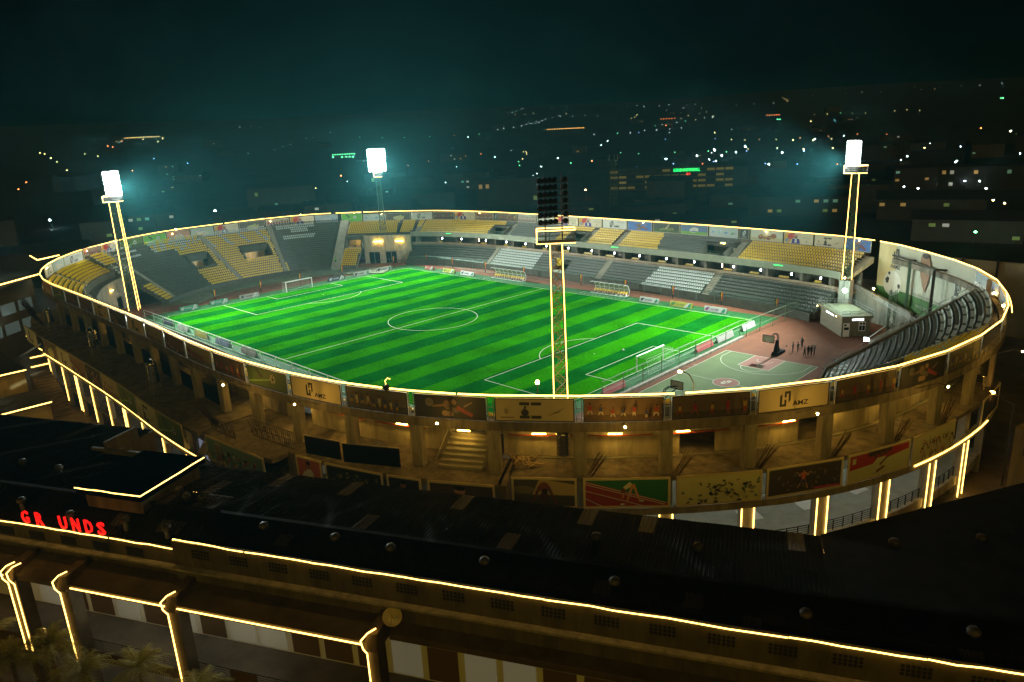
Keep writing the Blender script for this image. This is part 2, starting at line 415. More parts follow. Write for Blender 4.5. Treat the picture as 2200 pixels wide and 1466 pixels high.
def portal(parent, k0, k1, d_in, d_out, zf, zt, warm=True, glow=warmt):
    """vomitory: side walls, floor, back wall, lamp"""
    mb = MB()
    for k in (k0, k1):
        x = .02
        mb_p = [P(k-x, d_in, zf-.2), P(k-x, d_out, zf-.2), P(k+x, d_out, zf-.2), P(k+x, d_in, zf-.2),
                P(k-x, d_in, zf+1.0), P(k-x, d_out, zt+.9), P(k+x, d_out, zt+.9), P(k+x, d_in, zf+1.0)]
        mb.hexa(mb_p, terrace_m)
    sweep(mb, k0, k1, rect(d_in, d_out-3, zf-.3, zf), aisle_m, st=.2)
    sweep(mb, k0, k1, rect(d_out-3.2, d_out-3, zf, zt+.5), plaster, st=.2)
    sweep(mb, k0, k1, rect(d_out+.2, d_out, zf+2.3, zt+.9), terrace_m, st=.2)
    mb.build('vomitory', parent)
    if glow:
        mb = MB(); km = (k0+k1)/2; sweep(mb, km-.05, km+.05, rect(d_out-1.5, d_out-1.3, zf+2.3, zf+2.38), glow); mb.build('ceiling_tube', parent)

# steep end stand behind the far goal
rnd = random.Random(3)
t = thing('end_stand', 'steep single tier stand of grey, yellow and white seats behind the far goal', 'grandstand', tuple(P(7, 12, 0)))
D0, D1, Z0, Z1, NW_ = 18.2, 1.6, 1.0, 12.1, 22
vk = [(5.72, 6.5, 8.2, 12.6), (7.45, 8.25, 8.2, 12.2)]
def dz(i): return D0-(D0-D1)*i/NW_
rows = []
for i in range(NW_):
    d = dz(i); z = Z0+(Z1-Z0)*i/(NW_-1); tt = i/(NW_-1)
    segs = [(3.15 if i < 15 else 3.15, 10.72)]
    holes = [(a, b) for a, b, da, db in vk if da < d <= db]
    for ka, kb in ((3.75, 3.78), (6.9, 6.65), (8.35, 8.6)):
        kk = ka+(kb-ka)*tt; holes.append((kk-.07, kk+.07))
    rows.append((d, (D0-D1)/NW_, z, cut(segs, holes)))
def colW(i, k):
    if k < 3.7: return s_yel if (i < 7 or i > 16) and k > 3.2 else (s_wht if i > 11 and rnd.random() < .6 else s_gry)
    if k < 5.65:
        if i >= 17 and k > 5.05: return s_wht if rnd.random() < .55 else s_yel
        if i >= 17 and k < 4.6: return s_wht if i % 2 else s_gry
        return s_gry
    if k < 6.78:
        if i < 7: return s_yel
        if i < 13: return s_yel if k > 6.5 else s_gry
        return s_wht if (i > 17 and rnd.random() < .5) or (k < 6.2 and rnd.random() < .3) else s_yel
    if k < 8.48:
        if i >= 20: return s_wht
        if i >= 15 and int((k-6.8)*10+i*.35) % 5 == 0: return s_wht
        return s_yel
    if k < 10.6:
        if i in (20, 19) and 8.75 < k < 9.9: return s_wht
        if i in (17, 18) and 9.15 < k < 9.7: return s_wht
        if i in (14, 15) and 8.85 < k < 9.9: return s_wht
        return s_gry
    return None
terrace(t, rows, colW)
for ka, kb in ((3.75, 3.78), (6.9, 6.65), (8.35, 8.6)): aisle(t, D0, Z0, D1, Z1, NW_, ka, kb)
for (a, b, da, db) in vk: portal(t, a, b, db, da, 4.3, 7.6)
mb = MB(); sweep(mb, 10.72, 10.95, [(D0+.3, 0), (D1, 0), (D1, Z1+.4), (D0+.3, Z0+.4)], aisle_m); mb.build('end_wall', t)
mb = MB(); sweep(mb, 3.15, 10.7, rect(D0+.35, D0+.15, 0, 1.35), terrace_m); mb.build('front_wall', t)

# north-west corner: yellow upper rows over a tunnel, small yellow lower block
t = thing('corner_stand', 'corner stand with yellow upper rows over dark doorways and two lit arches', 'grandstand', tuple(P(12, 8, 0)))
rows = [(6.6-.8*i, .8, 8.5+.42*i, cut([(10.97, 13.25)], [(12.45, 12.55), (12.95, 13.05)])) for i in range(7)]
terrace(t, rows, lambda i, k: None if k > 12.95 and i < 3 else s_yel, name='upper_terrace', under=.5)
rows = [(18.5-.82*i, .82, 1+.45*i, [(10.97, 11.5)]) for i in range(9)]
terrace(t, rows, lambda i, k: s_yel, name='lower_terrace')
portal(t, 10.98, 11.5, 11.2, 8.6, 5.0, 7.6)
mb = MB(); sweep(mb, 11.5, 13.0, rect(8.4, 8.0, 0, 8.3), plaster); sweep(mb, 10.97, 11.5, rect(7.0, 6.6, 7.4, 8.3), plaster); mb.build('tunnel_wall', t)
mb = MB()
for kk in (11.95, 12.6): sweep(mb, kk-.12, kk+.12, rect(8.75, 8.55, 6.5, 6.6), warmt)
mb.build('wall_lamp', t)
for kk in (11.8, 12.3):
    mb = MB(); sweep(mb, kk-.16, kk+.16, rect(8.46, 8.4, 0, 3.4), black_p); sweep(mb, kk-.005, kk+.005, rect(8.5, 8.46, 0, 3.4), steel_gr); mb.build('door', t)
mb = MB(); sweep(mb, 12.0, 12.75, rect(8.9, 8.5, 3.7, 3.85), steel_gr); mb.build('door_canopy', t)

# long two-tier stand
t = thing('side_stand', 'long two tier stand with lit boxes between its yellow and grey seats', 'grandstand', tuple(P(19, 7, 0)))
ua = [(13.2, 13.3), (15.45, 15.75), (16.3, 16.42), (18.62, 18.95), (19.78, 19.95), (22.3, 22.85)]
rows = []
for i in range(7):
    h = [(a, b) for a, b in ((13.05, 13.2), (16.3, 16.42), (18.95, 19.1), (19.86, 20.02), (22.75, 23.05))]
    if i < 5: h += [(15.65, 16.3), (18.4, 18.95), (22.1, 22.75)]
    rows.append((6.6-.8*i, .8, 8.5+.42*i, cut([(13.25, 25.42)], h)))
def colNu(i, k):
    if k < 16.0: return s_yel
    if k < 18.1: return s_gry
    if k < 21.05-.02*i: return s_yel
    if k < 22.9: return s_gry
    return s_yel
terrace(t, rows, colNu, name='upper_terrace', under=.5)
for ka in (13.12, 16.36, 19.02, 19.94, 22.9): aisle(t, 6.6, 8.5, 1.0, 11.0, 7, ka, ka, 1.4)
for a, b in ((15.7, 16.28), (18.42, 18.93), (22.12, 22.73)): portal(t, a, b, 6.3, 3.2, 8.4, 9.9, glow=(warmt if a > 20 else None))
la = [(16.02, 16.16), (19.72, 19.9), (22.56, 22.74)]
rows = [(11.6-.72*i, .72, 1.2+.52*i, cut([(12.95, 25.3)], la+([(18.35, 18.75)] if i < 5 else []))) for i in range(8)]
def colNl(i, k):
    if 16.2 < k < 17.7 and i < 7: return s_wht
    if 21.0+.03*i < k < 22.55 and i < 7: return s_wht
    return s_gry
terrace(t, rows, colNl, name='lower_terrace')
for a, b in la: aisle(t, 11.6, 1.2, 5.84, 4.84, 8, (a+b)/2, (a+b)/2, 1.7)
mb = MB(); sweep(mb, 12.95, 25.3, rect(12.1, 11.9, 0, 1.6), terrace_m); mb.build('front_wall', t)
mb = MB(); sweep(mb, 12.95, 25.5, rect(7.2, 6.65, 7.6, 8.95), mat('fascia_paint', (.27, .28, .21), .8, var=.15, scale=.6)); mb.build('fascia', t)
mb = MB(); sweep(mb, 12.95, 25.5, rect(5.84, 2.0, 4.6, 5.0), aisle_m); sweep(mb, 12.95, 25.5, rect(6.1, 5.86, 4.6, 5.75), mat('box_parapet', (.38, .28, .19), .8, var=.15, scale=.6)); mb.build('box_floor', t)
mb = MB(); sweep(mb, 12.95, 25.5, rect(2.4, 2.1, 5.0, 8.4), mat('box_wall', (.16, .14, .11), .8)); mb.build('box_wall', t)
k = 13.1
while k < 25.5:
    mb = MB(); sweep(mb, k-.03, k+.03, rect(6.0, 2.4, 5.0, 7.6), concrete_dk); k += 48/68
    mb.build('partition', t)
mb = MB()
for i in range(2): 
    pass
LAMPK = [14.02, 14.74, 15.6, 16.42, 17.1, 17.8, 18.52, 19.26, 19.92, 20.6, 21.32, 22.02, 22.96, 23.56, 24.2, 24.88]
for k in LAMPK:
    mb = MB(); p = P(k+.05, 6.9, 7.05); mb.ball(p, .17, lampb, 8, (1, 1, 1.5)); mb.tube(p, (p.x, p.y, 7.6), .03, steel_dk, 4); mb.build('box_lamp', t)
for k in (15.36, 22.72):
    mb = MB(); p = P(k, 6.5, 6.5); mb.tube(p, (p.x, p.y, 7.3), .09, mat('pink_tube', (1, .8, .7), .5, emit=(1, .62, .42), estr=12.0), 6); mb.build('tube_lamp', t)
BX = []
for i, k in enumerate(LAMPK):
    n = (2, 4, 4, 3, 3, 3, 4, 5, 5, 4, 4, 4, 4, 4, 4, 3)[i]
    for j in range(n):
        kk = k-.14-.052*j; fr = frame(kk); BX.append(((fr[0]+fr[5]*4.9, fr[1]+fr[6]*4.9, 5.25), (fr[3], fr[4]), (fr[5], fr[6]), s_yel))
mb = MB()
for p, tt, n, m in BX:
    k0 = len(mb.f); seat_geo(mb.v, mb.f, 0, p, tt, n, .5); mb.m += [mb.mi(m)]*(len(mb.f)-k0)
mb.build('box_seating', t)['kind'] = 'stuff'
mb = MB()
for k0, k1, d, z in ((12.95, 25.5, 6.9, 8.95), (12.95, 25.3, 12.0, 1.6)):
    K = krange(k0, k1, .18)
    for k in K: mb.tube(P(k, d, z), P(k, d, z+.85), .03, steel_gn, 4)
    for h in (.45, .85): mb.path([P(k, d, z+h) for k in K], .028, steel_gn, 4)
mb.build('guard_rail', t)
for k in (14.35, 20.0, 24.0):
    mb = MB(); sweep(mb, k-.09, k+.09, rect(7.3, 7.22, 8.45, 8.62), mat('green_sign_light', (0, .5, .1), .5, emit=(.05, 1, .2), estr=1.6)); mb.build('exit_light', t)
mb = MB()   # cantilever raw end with steps and brace
sweep(mb, 25.42, 25.6, [(7.2, 7.4), (6.4, 7.2), (.8, 10.2), (.8, 11.2)], plaster)
for i in range(9): sweep(mb, 25.33, 25.5, rect(6.6-.65*i, 6.2-.65*i, 8.4+.34*i, 8.5+.34*i), aisle_m)
mb.build('end_beam', t)

# east end stand next to the basketball court
t = thing('end_stand', 'curved single tier stand of dark rows beside the basketball court', 'grandstand', tuple(P(31, 12, 0)))
NE_ = 24; rows = []
for i in range(NE_):
    tt = i/(NE_-1); ks = 29.55+(28.86-29.55)*tt
    h = [(30.72, 30.88)]
    if 9 <= i <= 14: h.append((31.35, 32.0))
    rows.append((20-.77*i, .77, 1+.49*i, cut([(ks, 35.4)], h)))
def colE(i, k):
    if k < 30.8:
        if i > 16: return s_wht if (i % 3 != 1 or k > 30.2) and (int(k*9)+i) % 4 else s_gry
        return s_gry if rnd.random() < .7 or i > 3 else s_wht
    return s_yel if rnd.random() < .85 else s_wht
terrace(t, rows, colE, sp=.54)
aisle(t, 20, 1, 1.5, 12.3, NE_, 30.8, 30.8, 1.7)
portal(t, 31.35, 32.0, 13.0, 8.5, 5.4, 8.0)
mb = MB()
a0, a1 = P(29.53, 20.2, 1.0), P(28.84, 1.6, 12.4)
mb.hexa([a0+Vector((-.25, 0, -1.2)), a0+Vector((.05, 0, -1.2)), a1+Vector((.05, 0, -1.2)), a1+Vector((-.25, 0, -1.2)), a0+Vector((-.25, 0, .3)), a0+Vector((.05, 0, .3)), a1+Vector((.05, 0, .3)), a1+Vector((-.25, 0, .3))], concrete_dk)
mb.build('raking_beam', t)
mb = MB()
for h in (.85, 1.35): mb.tube(a0+Vector((-.1, 0, h-.3)), a1+Vector((-.1, 0, h-.3)), .035, steel_gr, 5)
for i in range(13):
    q = a0.lerp(a1, i/12); mb.tube(q+Vector((-.1, 0, .2)), q+Vector((-.1, 0, 1.05)), .035, steel_gr, 5)
mb.build('guard_rail', t)
for i in range(6):
    q = a0.lerp(a1, (i+.6)/6); mb = MB(); mb.box((q.x-.1, q.y, -.05), .5, .5, q.z-1.1, concrete_dk); mb.build('column', t)
mb = MB(); sweep(mb, 29.55, 35.4, rect(20.2, 20.0, 0, 1.6), concrete_dk); mb.build('front_wall', t)

# south-west and south upper ring
t = thing('upper_ring', 'narrow upper tier of yellow rows carried round the near rim', 'grandstand', tuple(P(47, 5, 0)))
rows = [(6.6-.8*i, .8, 8.6+.45*i, cut([(-11.9, 3.13)], [(1.3, 1.45), (-2.5, -2.35), (-6, -5.85)])) for i in range(7)]
terrace(t, rows, lambda i, k: s_yel if k > -3 or (k*7) % 2 < 1.6 else None, name='upper_terrace', under=.5)
aisle(t, 6.6, 8.6, 1.0, 11.3, 7, 1.37, 1.37, 1.5)
mb = MB(); sweep(mb, -11.9, 3.13, rect(7.0, 6.65, 7.6, 9.0), terrace_m); mb.build('fascia', t)
mb = MB(); sweep(mb, -1, 3.13, rect(8.6, 8.3, 0, 7.6), concrete); sweep(mb, -1, 3.13, rect(8.8, 6.7, 7.35, 7.6), terrace_m); mb.build('bowl_wall', t)
mb = MB()
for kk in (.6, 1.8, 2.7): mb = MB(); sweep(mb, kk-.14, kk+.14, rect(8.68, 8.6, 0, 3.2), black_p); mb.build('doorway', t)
mb = MB(); sweep(mb, 2.2, 2.36, rect(8.85, 8.7, 5.5, 5.6), warmt); mb.build('wall_lamp', t)
mb = MB(); K = krange(-3, 3.1, .2)
for k in K: mb.tube(P(k, 6.8, 9.0), P(k, 6.8, 9.9), .035, steel_gr, 4)
for h in (9.4, 9.9): mb.path([P(k, 6.8, h) for k in K], .035, steel_gr, 4)
mb.build('guard_rail', t)

# ------------------------------------------------------------------ outer frame of the stadium
t = thing('stadium_frame', 'unfinished concrete ring of the stadium with columns, decks and rope-lit rim', 'building', tuple(P(36, 0, -4)))
FR = t
BAYS = [BK(n) for n in range(-34, 34)]
vis = [k for k in BAYS if 31 < k or k < 1.2]
def dout(k):
    k = k % 48
    if k >= 46.2: return -4.8+ (k-46.2)*1.2
    if k >= 39.9: return -4.7
    if k >= 38.7: return -4.2
    if k >= 36.6: return -2.1
    return -.35
mb = MB(); sweep(mb, 26, 48+25.4, rect(.6, -.1, 10.75, 11.62), concrete_dk); mb.build('ring_beam', t)
mb = MB(); sweep(mb, 26, 48+25.3, rect(7.0, .62, 8.05, 8.35), concrete_dk, st=.25) if False else None
sweep(mb, 29.6, 48+3.1, [(6.6, 8.0), (6.6, 8.4), (.62, 11.2), (.62, 10.8)], concrete, st=.2); mb.build('raked_soffit', t)
mb = MB()   # deck slabs at first storey, in stretches of different overhang
for a, b in ((30.8, 36.58), (36.62, 38.68), (38.72, 39.86), (39.9, 46.2)):
    dd = dout((a+b)/2); sweep(mb, a, b, rect(9.0, dd, 6.05, 6.5), concrete_dk)
sweep(mb, 46.2, 48.2, [(9.0, 6.05), (lambda k: dout(k), 6.05), (lambda k: dout(k), 6.5), (9.0, 6.5)], concrete_dk); mb.build('deck', t)
mb = MB()
for a, b in ((30.8, 36.58), (36.62, 38.68), (39.9, 46.2)):
    dd = dout((a+b)/2); sweep(mb, a, b, rect(dd+.5, dd, 2.75, 3.42), plaster)
mb.build('lower_beam', t)
mb = MB()   # concourse back wall with openings
for n in range(-7, 16):
    k0, k1 = BK(n), BK(n+1); kind = {0: 'full', 1: 'stair', -1: 'full', -2: 'open', -3: 'full', -4: 'open2'}.get(n, 'full' if n > -8 else 'full')
    if kind == 'open': segs = [(k0, k0+.16), (k0+.5, k1)]
    elif kind == 'stair': segs = [(k0+.5, k1)]
    elif kind == 'open2': segs = [(k0, k0+.3)]
    elif n in (4, 7, 9, 12): segs = [(k0, k0+.25), (k0+.42, k1)]
    else: segs = [(k0, k1)]
    for a, b in segs: sweep(mb, a, b, rect(4.3, 4.05, 6.5, 9.4), plaster if n < 5 else concrete, st=.36)
    if len(segs) > 1: sweep(mb, segs[0][1], segs[1][0], rect(4.3, 4.05, 8.8, 9.4), plaster, st=.36)
sweep(mb, 30.9, 36.6, rect(3.7, 3.4, 6.5, 6.62), aisle_m); mb.build('concourse_wall', t)
mb = MB(); sweep(mb, 30.9, 47, rect(9.0, 8.8, 6.5, 8.0), plaster, st=.3); mb.build('inner_wall', t)
rb = random.Random(11)
for n in range(-7, 16):
    k = BK(n); dc = .45
    mb = MB()
    for z0, z1 in ((6.5, 10.75), (-4, 6.05)):
        w = .075 if z0 > 0 else .075
        sweep(mb, k-w*.7, k+w*.7, rect(dc+.45, dc-.35, z0, z1), concrete, st=.2)
    mb.build('column', t)
for n in range(5, 15):   # outer columns of the wide deck
    k = BK(n)+.02
    mb = MB(); sweep(mb, k-.05, k+.05, rect(-4.0, -4.5, -4, 6.05), plaster, st=.2); mb.build('column', t)
for a, b in ((36.57, 36.64), (38.66, 38.74)): mb = MB(); sweep(mb, a, b, rect(9.0, -2.2, 2.7, 6.5), concrete_dk, st=.1); mb.build('infill_wall', t)
# concourse ceiling tubes (lit)
for n, off in ((0, .36), (-1, .40), (-2, .50), (-3, .2), (-4, .3), (-5, .3), (-6, .3), (1, .35), (2, .30), (3, .3), (4, .3), (5, .52), (8, .3), (11, .4)):
    kc = BK(n)+off; mb = MB(); sweep(mb, kc-.06, kc+.06, rect(2.9, 2.8, 9.25, 9.31), warmt, st=.12); mb.build('ceiling_tube', t)
for n in (0, -1, -2, -3, 2, 3): mb = MB(); sweep(mb, BK(n)+.06, BK(n)+.64, rect(3.3, 3.2, 8.9, 9.0), mat('red_pipe', (.45, .06, .03), .4), st=.2); mb.build('red_pipe', t)
# ground storey gallery on the right, cool light
mb = MB(); sweep(mb, 31, 36.4, rect(9, .9, -2.0, -1.6), mat('gallery_tiles', (.34, .35, .30), .5, var=.2, scale=1)); sweep(mb, 31, 36.4, rect(9.2, 8.9, -1.6, 6.05), mat('gallery_wall', (.34, .35, .28), .7, var=.12, scale=.8), st=.3); sweep(mb, 31, 36.4, rect(.9, .3, -2.6, -1.6), plaster); mb.build('gallery', t)
for n in (-6, -5, -4, -3, -2, -1):
    kc = BK(n)+.36; mb = MB(); sweep(mb, kc-.1, kc+.1, rect(5.4, 5.2, 5.85, 5.95), coolt, st=.2); mb.build('ceiling_tube', t)
for n in range(-6, 0):
    mb = MB(); kc = BK(n); K = krange(kc+.08, kc+.63, .11)
    for k in K: mb.tube(P(k, .6, -1.6), P(k, .6, -.5), .05, black_p, 4)
    for h in (-1.4, -1.18, -.96, -.74, -.5): mb.path([P(k, .6, h) for k in K], .035 if h < -.6 else .05, black_p, 4)
    mb.build('balcony_railing', t)
for n in (-5, -4, -3):
    kc = BK(n)+.3; mb = MB(); sweep(mb, kc, kc+.22, rect(6.5, 4.5, -1.595, -1.55), white_p, st=.2); mb.build('floor_panel', t)
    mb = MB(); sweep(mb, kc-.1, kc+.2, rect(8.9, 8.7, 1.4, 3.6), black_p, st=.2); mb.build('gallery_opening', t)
# shop fronts under the wide deck on the left
rs = random.Random(5)
shopc = [(.30, .26, .20), (.12, .07, .10), (.34, .33, .36), (.10, .16, .08), (.40, .30, .10), (.22, .22, .26), (.3, .12, .08)]
mb = MB(); sweep(mb, 39.9, 46.1, rect(-.4, -.8, -4, 3.0), mat('shop_wall', (.25, .2, .14), .8, var=.3, scale=.5)); sweep(mb, 39.9, 46.1, rect(-.85, -4.5, -1.05, -.8), concrete_dk); mb.build('shop_front', t)
for n in range(6, 15):
    k0 = BK(n)+.08
    for lev, (z0, z1) in enumerate(((-4, -1.3), (-.6, 2.2))):
        mb = MB(); m = mat('shop_%d' % rs.randrange(7), shopc[rs.randrange(7)], .6)
        sweep(mb, k0, k0+.26, rect(-.84, -.9, z0, z1), m, st=.3); sweep(mb, k0+.3, k0+.54, rect(-.84, -.9, z0, z1-.5), mat('glass_shop', (.12, .12, .14), .15, emit=(.6, .65, .9), estr=.10+.12*rs.random(), sample=False), st=.3)
        mb.build('shop_window', t)
for k in (40.6, 41.5):
    mb = MB(); 
    c0 = P(k, -1.0, -.2); 
    for i in range(8):
        a0_, a1_ = math.pi*i/8, math.pi*(i+1)/8; k0, k1 = k-.14*math.cos(a0_), k-.14*math.cos(a1_)
        mb.poly([P(k0, -1.0, .8+1.3*math.sin(a0_)), P(k1, -1.0, .8+1.3*math.sin(a1_)), P(k, -2.4, .6)], mat('cream_awning', (.75, .6, .35), .7))
    mb.build('awning', t)
for n in (7, 9, 11, 13):
    kc = BK(n)+.36; mb = MB(); sweep(mb, kc-.05, kc+.05, rect(-2.4, -2.5, 2.6, 2.68), coolt, st=.2); mb.build('ceiling_tube', t)

# rope lights of the rim and lower edges: runs with the short breaks seen between them
def ledrun(name, ks, d, dz=None, z=None, r=.075, parent=None):
    mb = MB(); mb.path([P(k, d, z, dz if dz is not None else 0) for k in ks], r, led, 6); return mb.build(name, parent or FR)
def run(a, b, **kw):
    pts = [a]+[k for k in [BK(n)+48*j for j in (-1, 0, 1, 2) for n in range(-34, 34)] if a < k < b]+[b]
    pts = sorted(set(pts)); ledrun('rope_light', pts, 0.0, .08, **kw)
for a, b in ((25.62, 28.12), (28.16, 30.35), (30.37, 35.15), (35.24, 36.98), (37.0, 37.62), (37.70, 38.5), (38.52, 39.8), (39.82, 42.9), (42.92, 45.4), (45.42, 48+3.2), (3.22, 7.4), (7.46, 10.42), (10.56, 11.3), (11.36, 12.05), (12.07, 15.9), (15.93, 25.5)): run(a, b)
mb = MB(); run_k = krange(28.95, 30.3, .2); mb.path([P(k, -.45, 13.4-.3*i/len(run_k)) for i, k in enumerate(run_k)], .06, led, 5); mb.build('rope_light', FR)
ledrun('rope_light', krange(39.92, 46.05, .35), -4.75, z=3.35, r=.06)
ledrun('rope_light', krange(46.3, 47.6, .2), -4.4, z=3.4, r=.07)
ledrun('rope_light', krange(31.3, 32.85, .3), -.45, z=3.3, r=.07)
for n in list(range(-6, 1)):
    k = BK(n)
    for s in (-1, 1):
        if n == 0 and False: continue
        kk = k+s*.055; mb = MB(); mb.tube(P(kk, -.02, 2.7), P(kk, -.02, -4), .06, led, 5); mb.build('rope_light', FR)
for n in range(6, 15):
    k = BK(n)+.02
    for s in ((-1, 1) if n % 3 == 0 else (0,)):
        kk = k+s*.04; mb = MB(); mb.tube(P(kk, -4.62, 3.2), P(kk, -4.62, -3.2), .055, led, 5); mb.build('rope_light', FR)

# small warm lamps under the outer hoardings
for px_k in ((39.45, 'g'), (38.42, 'a'), (37.05, 'b'), (35.66, 'c'), (34.22, 'd'), (32.95, 'e'), (31.6, 'f')):
    k = px_k[0]; mb = MB(); p = P(k, -3.3, 12.55); mb.ball(p, .085, warml, 8); mb.path([p+Vector((0, 0, .1)), P(k, -2.4, 12.6), P(k, -.3, 11.5)], .035, steel_dk, 4)
    mb.build('bulkhead_lamp', FR)
mb = MB()
for p in (P(29.1, .5, 12.6), P(29.9, .3, 12.9)): mb.ball(p, .16, MATS['rim_lamp_glow'], 8)
mb.build('bulkhead_lamp', FR)
for k in (15.0, 20.3, 25.2, 8.7, 6.0, 3.3, 1.0, 11.9, 17.5, 23.3):
    mb = MB(); p = P(k, .45, 13.75); mb.ball(p, .10, MATS['rim_lamp_glow'], 6); mb.tube(p, P(k, 0, 14.0), .03, steel_dk, 4); mb.build('bulkhead_lamp', FR)

# ------------------------------------------------------------------ hoardings
INK = {}
PRINT = 1.0     # how bright the printed sheets are (raised on the lower row in place of light)
def ink(c, e=0):
    c = [min(.8, x*PRINT) for x in c]
    n = 'print_%02x%02x%02x' % tuple(int(min(.999, x)*255) for x in c)
    return mat(n, c, .6)
class Face:
    """flat panel spanned by origin o, right vector r, up vector u, outward w"""
    def __init__(s, o, r, u, w): s.o, s.r, s.u, s.w = Vector(o), Vector(r), Vector(u), Vector(w); s.l = .012; s.asp = s.r.length/s.u.length
    def __call__(s, a, b): return s.o+s.r*a+s.u*b+s.w*s.l
    def step(s): s.l += .008
def fpoly(mb, F, pts, m): F.step(); mb.poly([F(a, b) for a, b in pts], m)
def frect(mb, F, x0, y0, x1, y1, m): fpoly(mb, F, [(x0, y0), (x1, y0), (x1, y1), (x0, y1)], m)
def fell(mb, F, cx, cy, rx, ry, m, n=14, rot=0):
    fpoly(mb, F, [(cx+(rx*math.cos(2*math.pi*i/n)*math.cos(rot)-ry*math.sin(2*math.pi*i/n)*math.sin(rot)/F.asp*1), cy+(rx*F.asp*math.cos(2*math.pi*i/n)*math.sin(rot)+ry*math.sin(2*math.pi*i/n)*math.cos(rot))) for i in range(n)], m)
def flimb(mb, F, a, b, w, m, w2=None):
    w2 = w if w2 is None else w2; dx, dy = (b[0]-a[0])*F.asp, b[1]-a[1]; l = math.hypot(dx, dy) or 1; nx, ny = -dy/l, dx/l
    fpoly(mb, F, [(a[0]-nx*w/F.asp, a[1]-ny*w), (b[0]-nx*w2/F.asp, b[1]-ny*w2), (b[0]+nx*w2/F.asp, b[1]+ny*w2), (a[0]+nx*w/F.asp, a[1]+ny*w)], m)
SK = (.18, .09, .05)
def person2d(mb, F, x, y, h, top, leg, skin=SK, pose=0):
    g = F.asp; sk = ink(skin); tp = ink(top); lg = ink(leg); W = h/g
    hy = y+h*.52
    spread = (.10, .22, .05)[pose % 3]*W
    for s in (-1, 1):
        kx = x+s*spread*.7; flimb(mb, F, (x+s*.03*W, hy), (kx, y+h*.27), h*.05, lg, h*.04); flimb(mb, F, (kx, y+h*.27), (x+s*spread*(1.1 if s > 0 else 1.3), y+(h*.1 if pose == 1 and s < 0 else 0)), h*.035, sk, h*.025)
    flimb(mb, F, (x, hy-h*.02), (x, y+h*.82), h*.085, tp, h*.12)
    for s in (-1, 1):
        e = (x+s*.2*W, y+h*(.66 if pose != 2 else .95)); hnd = (x+s*(.3 if pose == 1 else .16)*W, y+h*(.55 if pose == 0 else .85 if pose == 1 else 1.12))
        flimb(mb, F, (x+s*.1*W, y+h*.8), e, h*.035, sk, h*.03); flimb(mb, F, e, hnd, h*.03, sk, h*.022)
    flimb(mb, F, (x, y+h*.8), (x, y+h*.88), h*.035, sk); fell(mb, F, x, y+h*.93, .055*W, h*.07, sk, 10)
    fell(mb, F, x, y+h*.965, .055*W, h*.045, ink((.01, .008, .006)), 8)
def hmark(mb, F, x, y, w, h, m):
    q = lambda *p: fpoly(mb, F, [(x+a*w, y+b*h) for a, b in p], m)
    q((0, 0), (.22, 0), (.22, .86), (0, .72)); q((.22, 0), (.62, 0), (.62, .16), (.22, .16)); q((.42, .16), (.62, .16), (.62, .46), (.42, .46))
    q((.42, .60), (.62, .60), (.62, .84), (.42, .84)); q((.42, .84), (1, .84), (1, 1), (.42, 1)); q((.80, .22), (1, .42), (1, .84), (.80, .84))
WT, CR, BKc = (.55, .55, .50), (.58, .50, .36), (.015, .015, .018)
def art_logo(mb, F, v=0):
    frect(mb, F, 0, 0, 1, 1, ink(WT if v != 2 else CR)); m = ink(BKc); hmark(mb, F, .30, .15, .15, .7, m); F.step(); add_text(mb, 'AMZ', F, .48, .16, .23, .22, m, True)
    if v == 0: F.step(); add_text(mb, 'HAMZ STADIUM', F, .60, .72, .32, .09, ink((.1, .1, .1)))
def art_logo_dark(mb, F): frect(mb, F, 0, 0, 1, 1, ink((.03, .035, .04))); hmark(mb, F, .33, .35, .34, .5, ink(WT)); F.step(); add_text(mb, 'HAMZ', F, .25, .14, .5, .12, ink(WT))
def art_hat(mb, F, v=0):
    frect(mb, F, 0, 0, 1, 1, ink(CR)); fell(mb, F, .12, .5, .13, .55, ink((.55, .30, .03))); fell(mb, F, .25, .75, .15, .3, ink((.45, .04, .03)), rot=.6); fell(mb, F, .10, .3, .07, .2, ink((.2, .25, .3)))
    fpoly(mb, F, [(.26, 0), (.56, 0), (.54, .42), (.47, .52), (.35, .52), (.28, .42)], ink((.07, .04, .22))); fpoly(mb, F, [(.37, .1), (.45, .1), (.44, .5), (.38, .5)], ink(WT))
    fell(mb, F, .41, .66, .05, .17, ink(SK)); fell(mb, F, .41, .80, .12, .05, ink((.5, .3, .2))); fell(mb, F, .41, .86, .06, .09, ink((.5, .25, .18)))
    F.step(); add_text(mb, 'STADIUM', F, .64, .6, .28, .1, ink((.15, .2, .12))); frect(mb, F, .78, .2, .81, .36, ink((.2, .2, .2)))
def art_green(mb, F, v=0):
    frect(mb, F, 0, 0, 1, 1, ink((.12, .35, .03) if v == 0 else (.10, .16, .03))); fpoly(mb, F, [(0, .1), (.7, .5), (.7, .58), (0, .18)], ink((.25, .45, .12)))
    fell(mb, F, .66, .55, .075, .075*F.asp, ink((.5, .5, .42))); fell(mb, F, .66, .55, .03, .03*F.asp, ink((.06, .06, .05))); fpoly(mb, F, [(.2, .9), (.26, .95), (.42, .55), (.36, .5)], ink((.05, .06, .05)))
    for a in range(5): fell(mb, F, .66+.055*math.cos(a*1.256), .55+.055*F.asp*math.sin(a*1.256), .014, .014*F.asp, ink((.06, .06, .05)), 6)
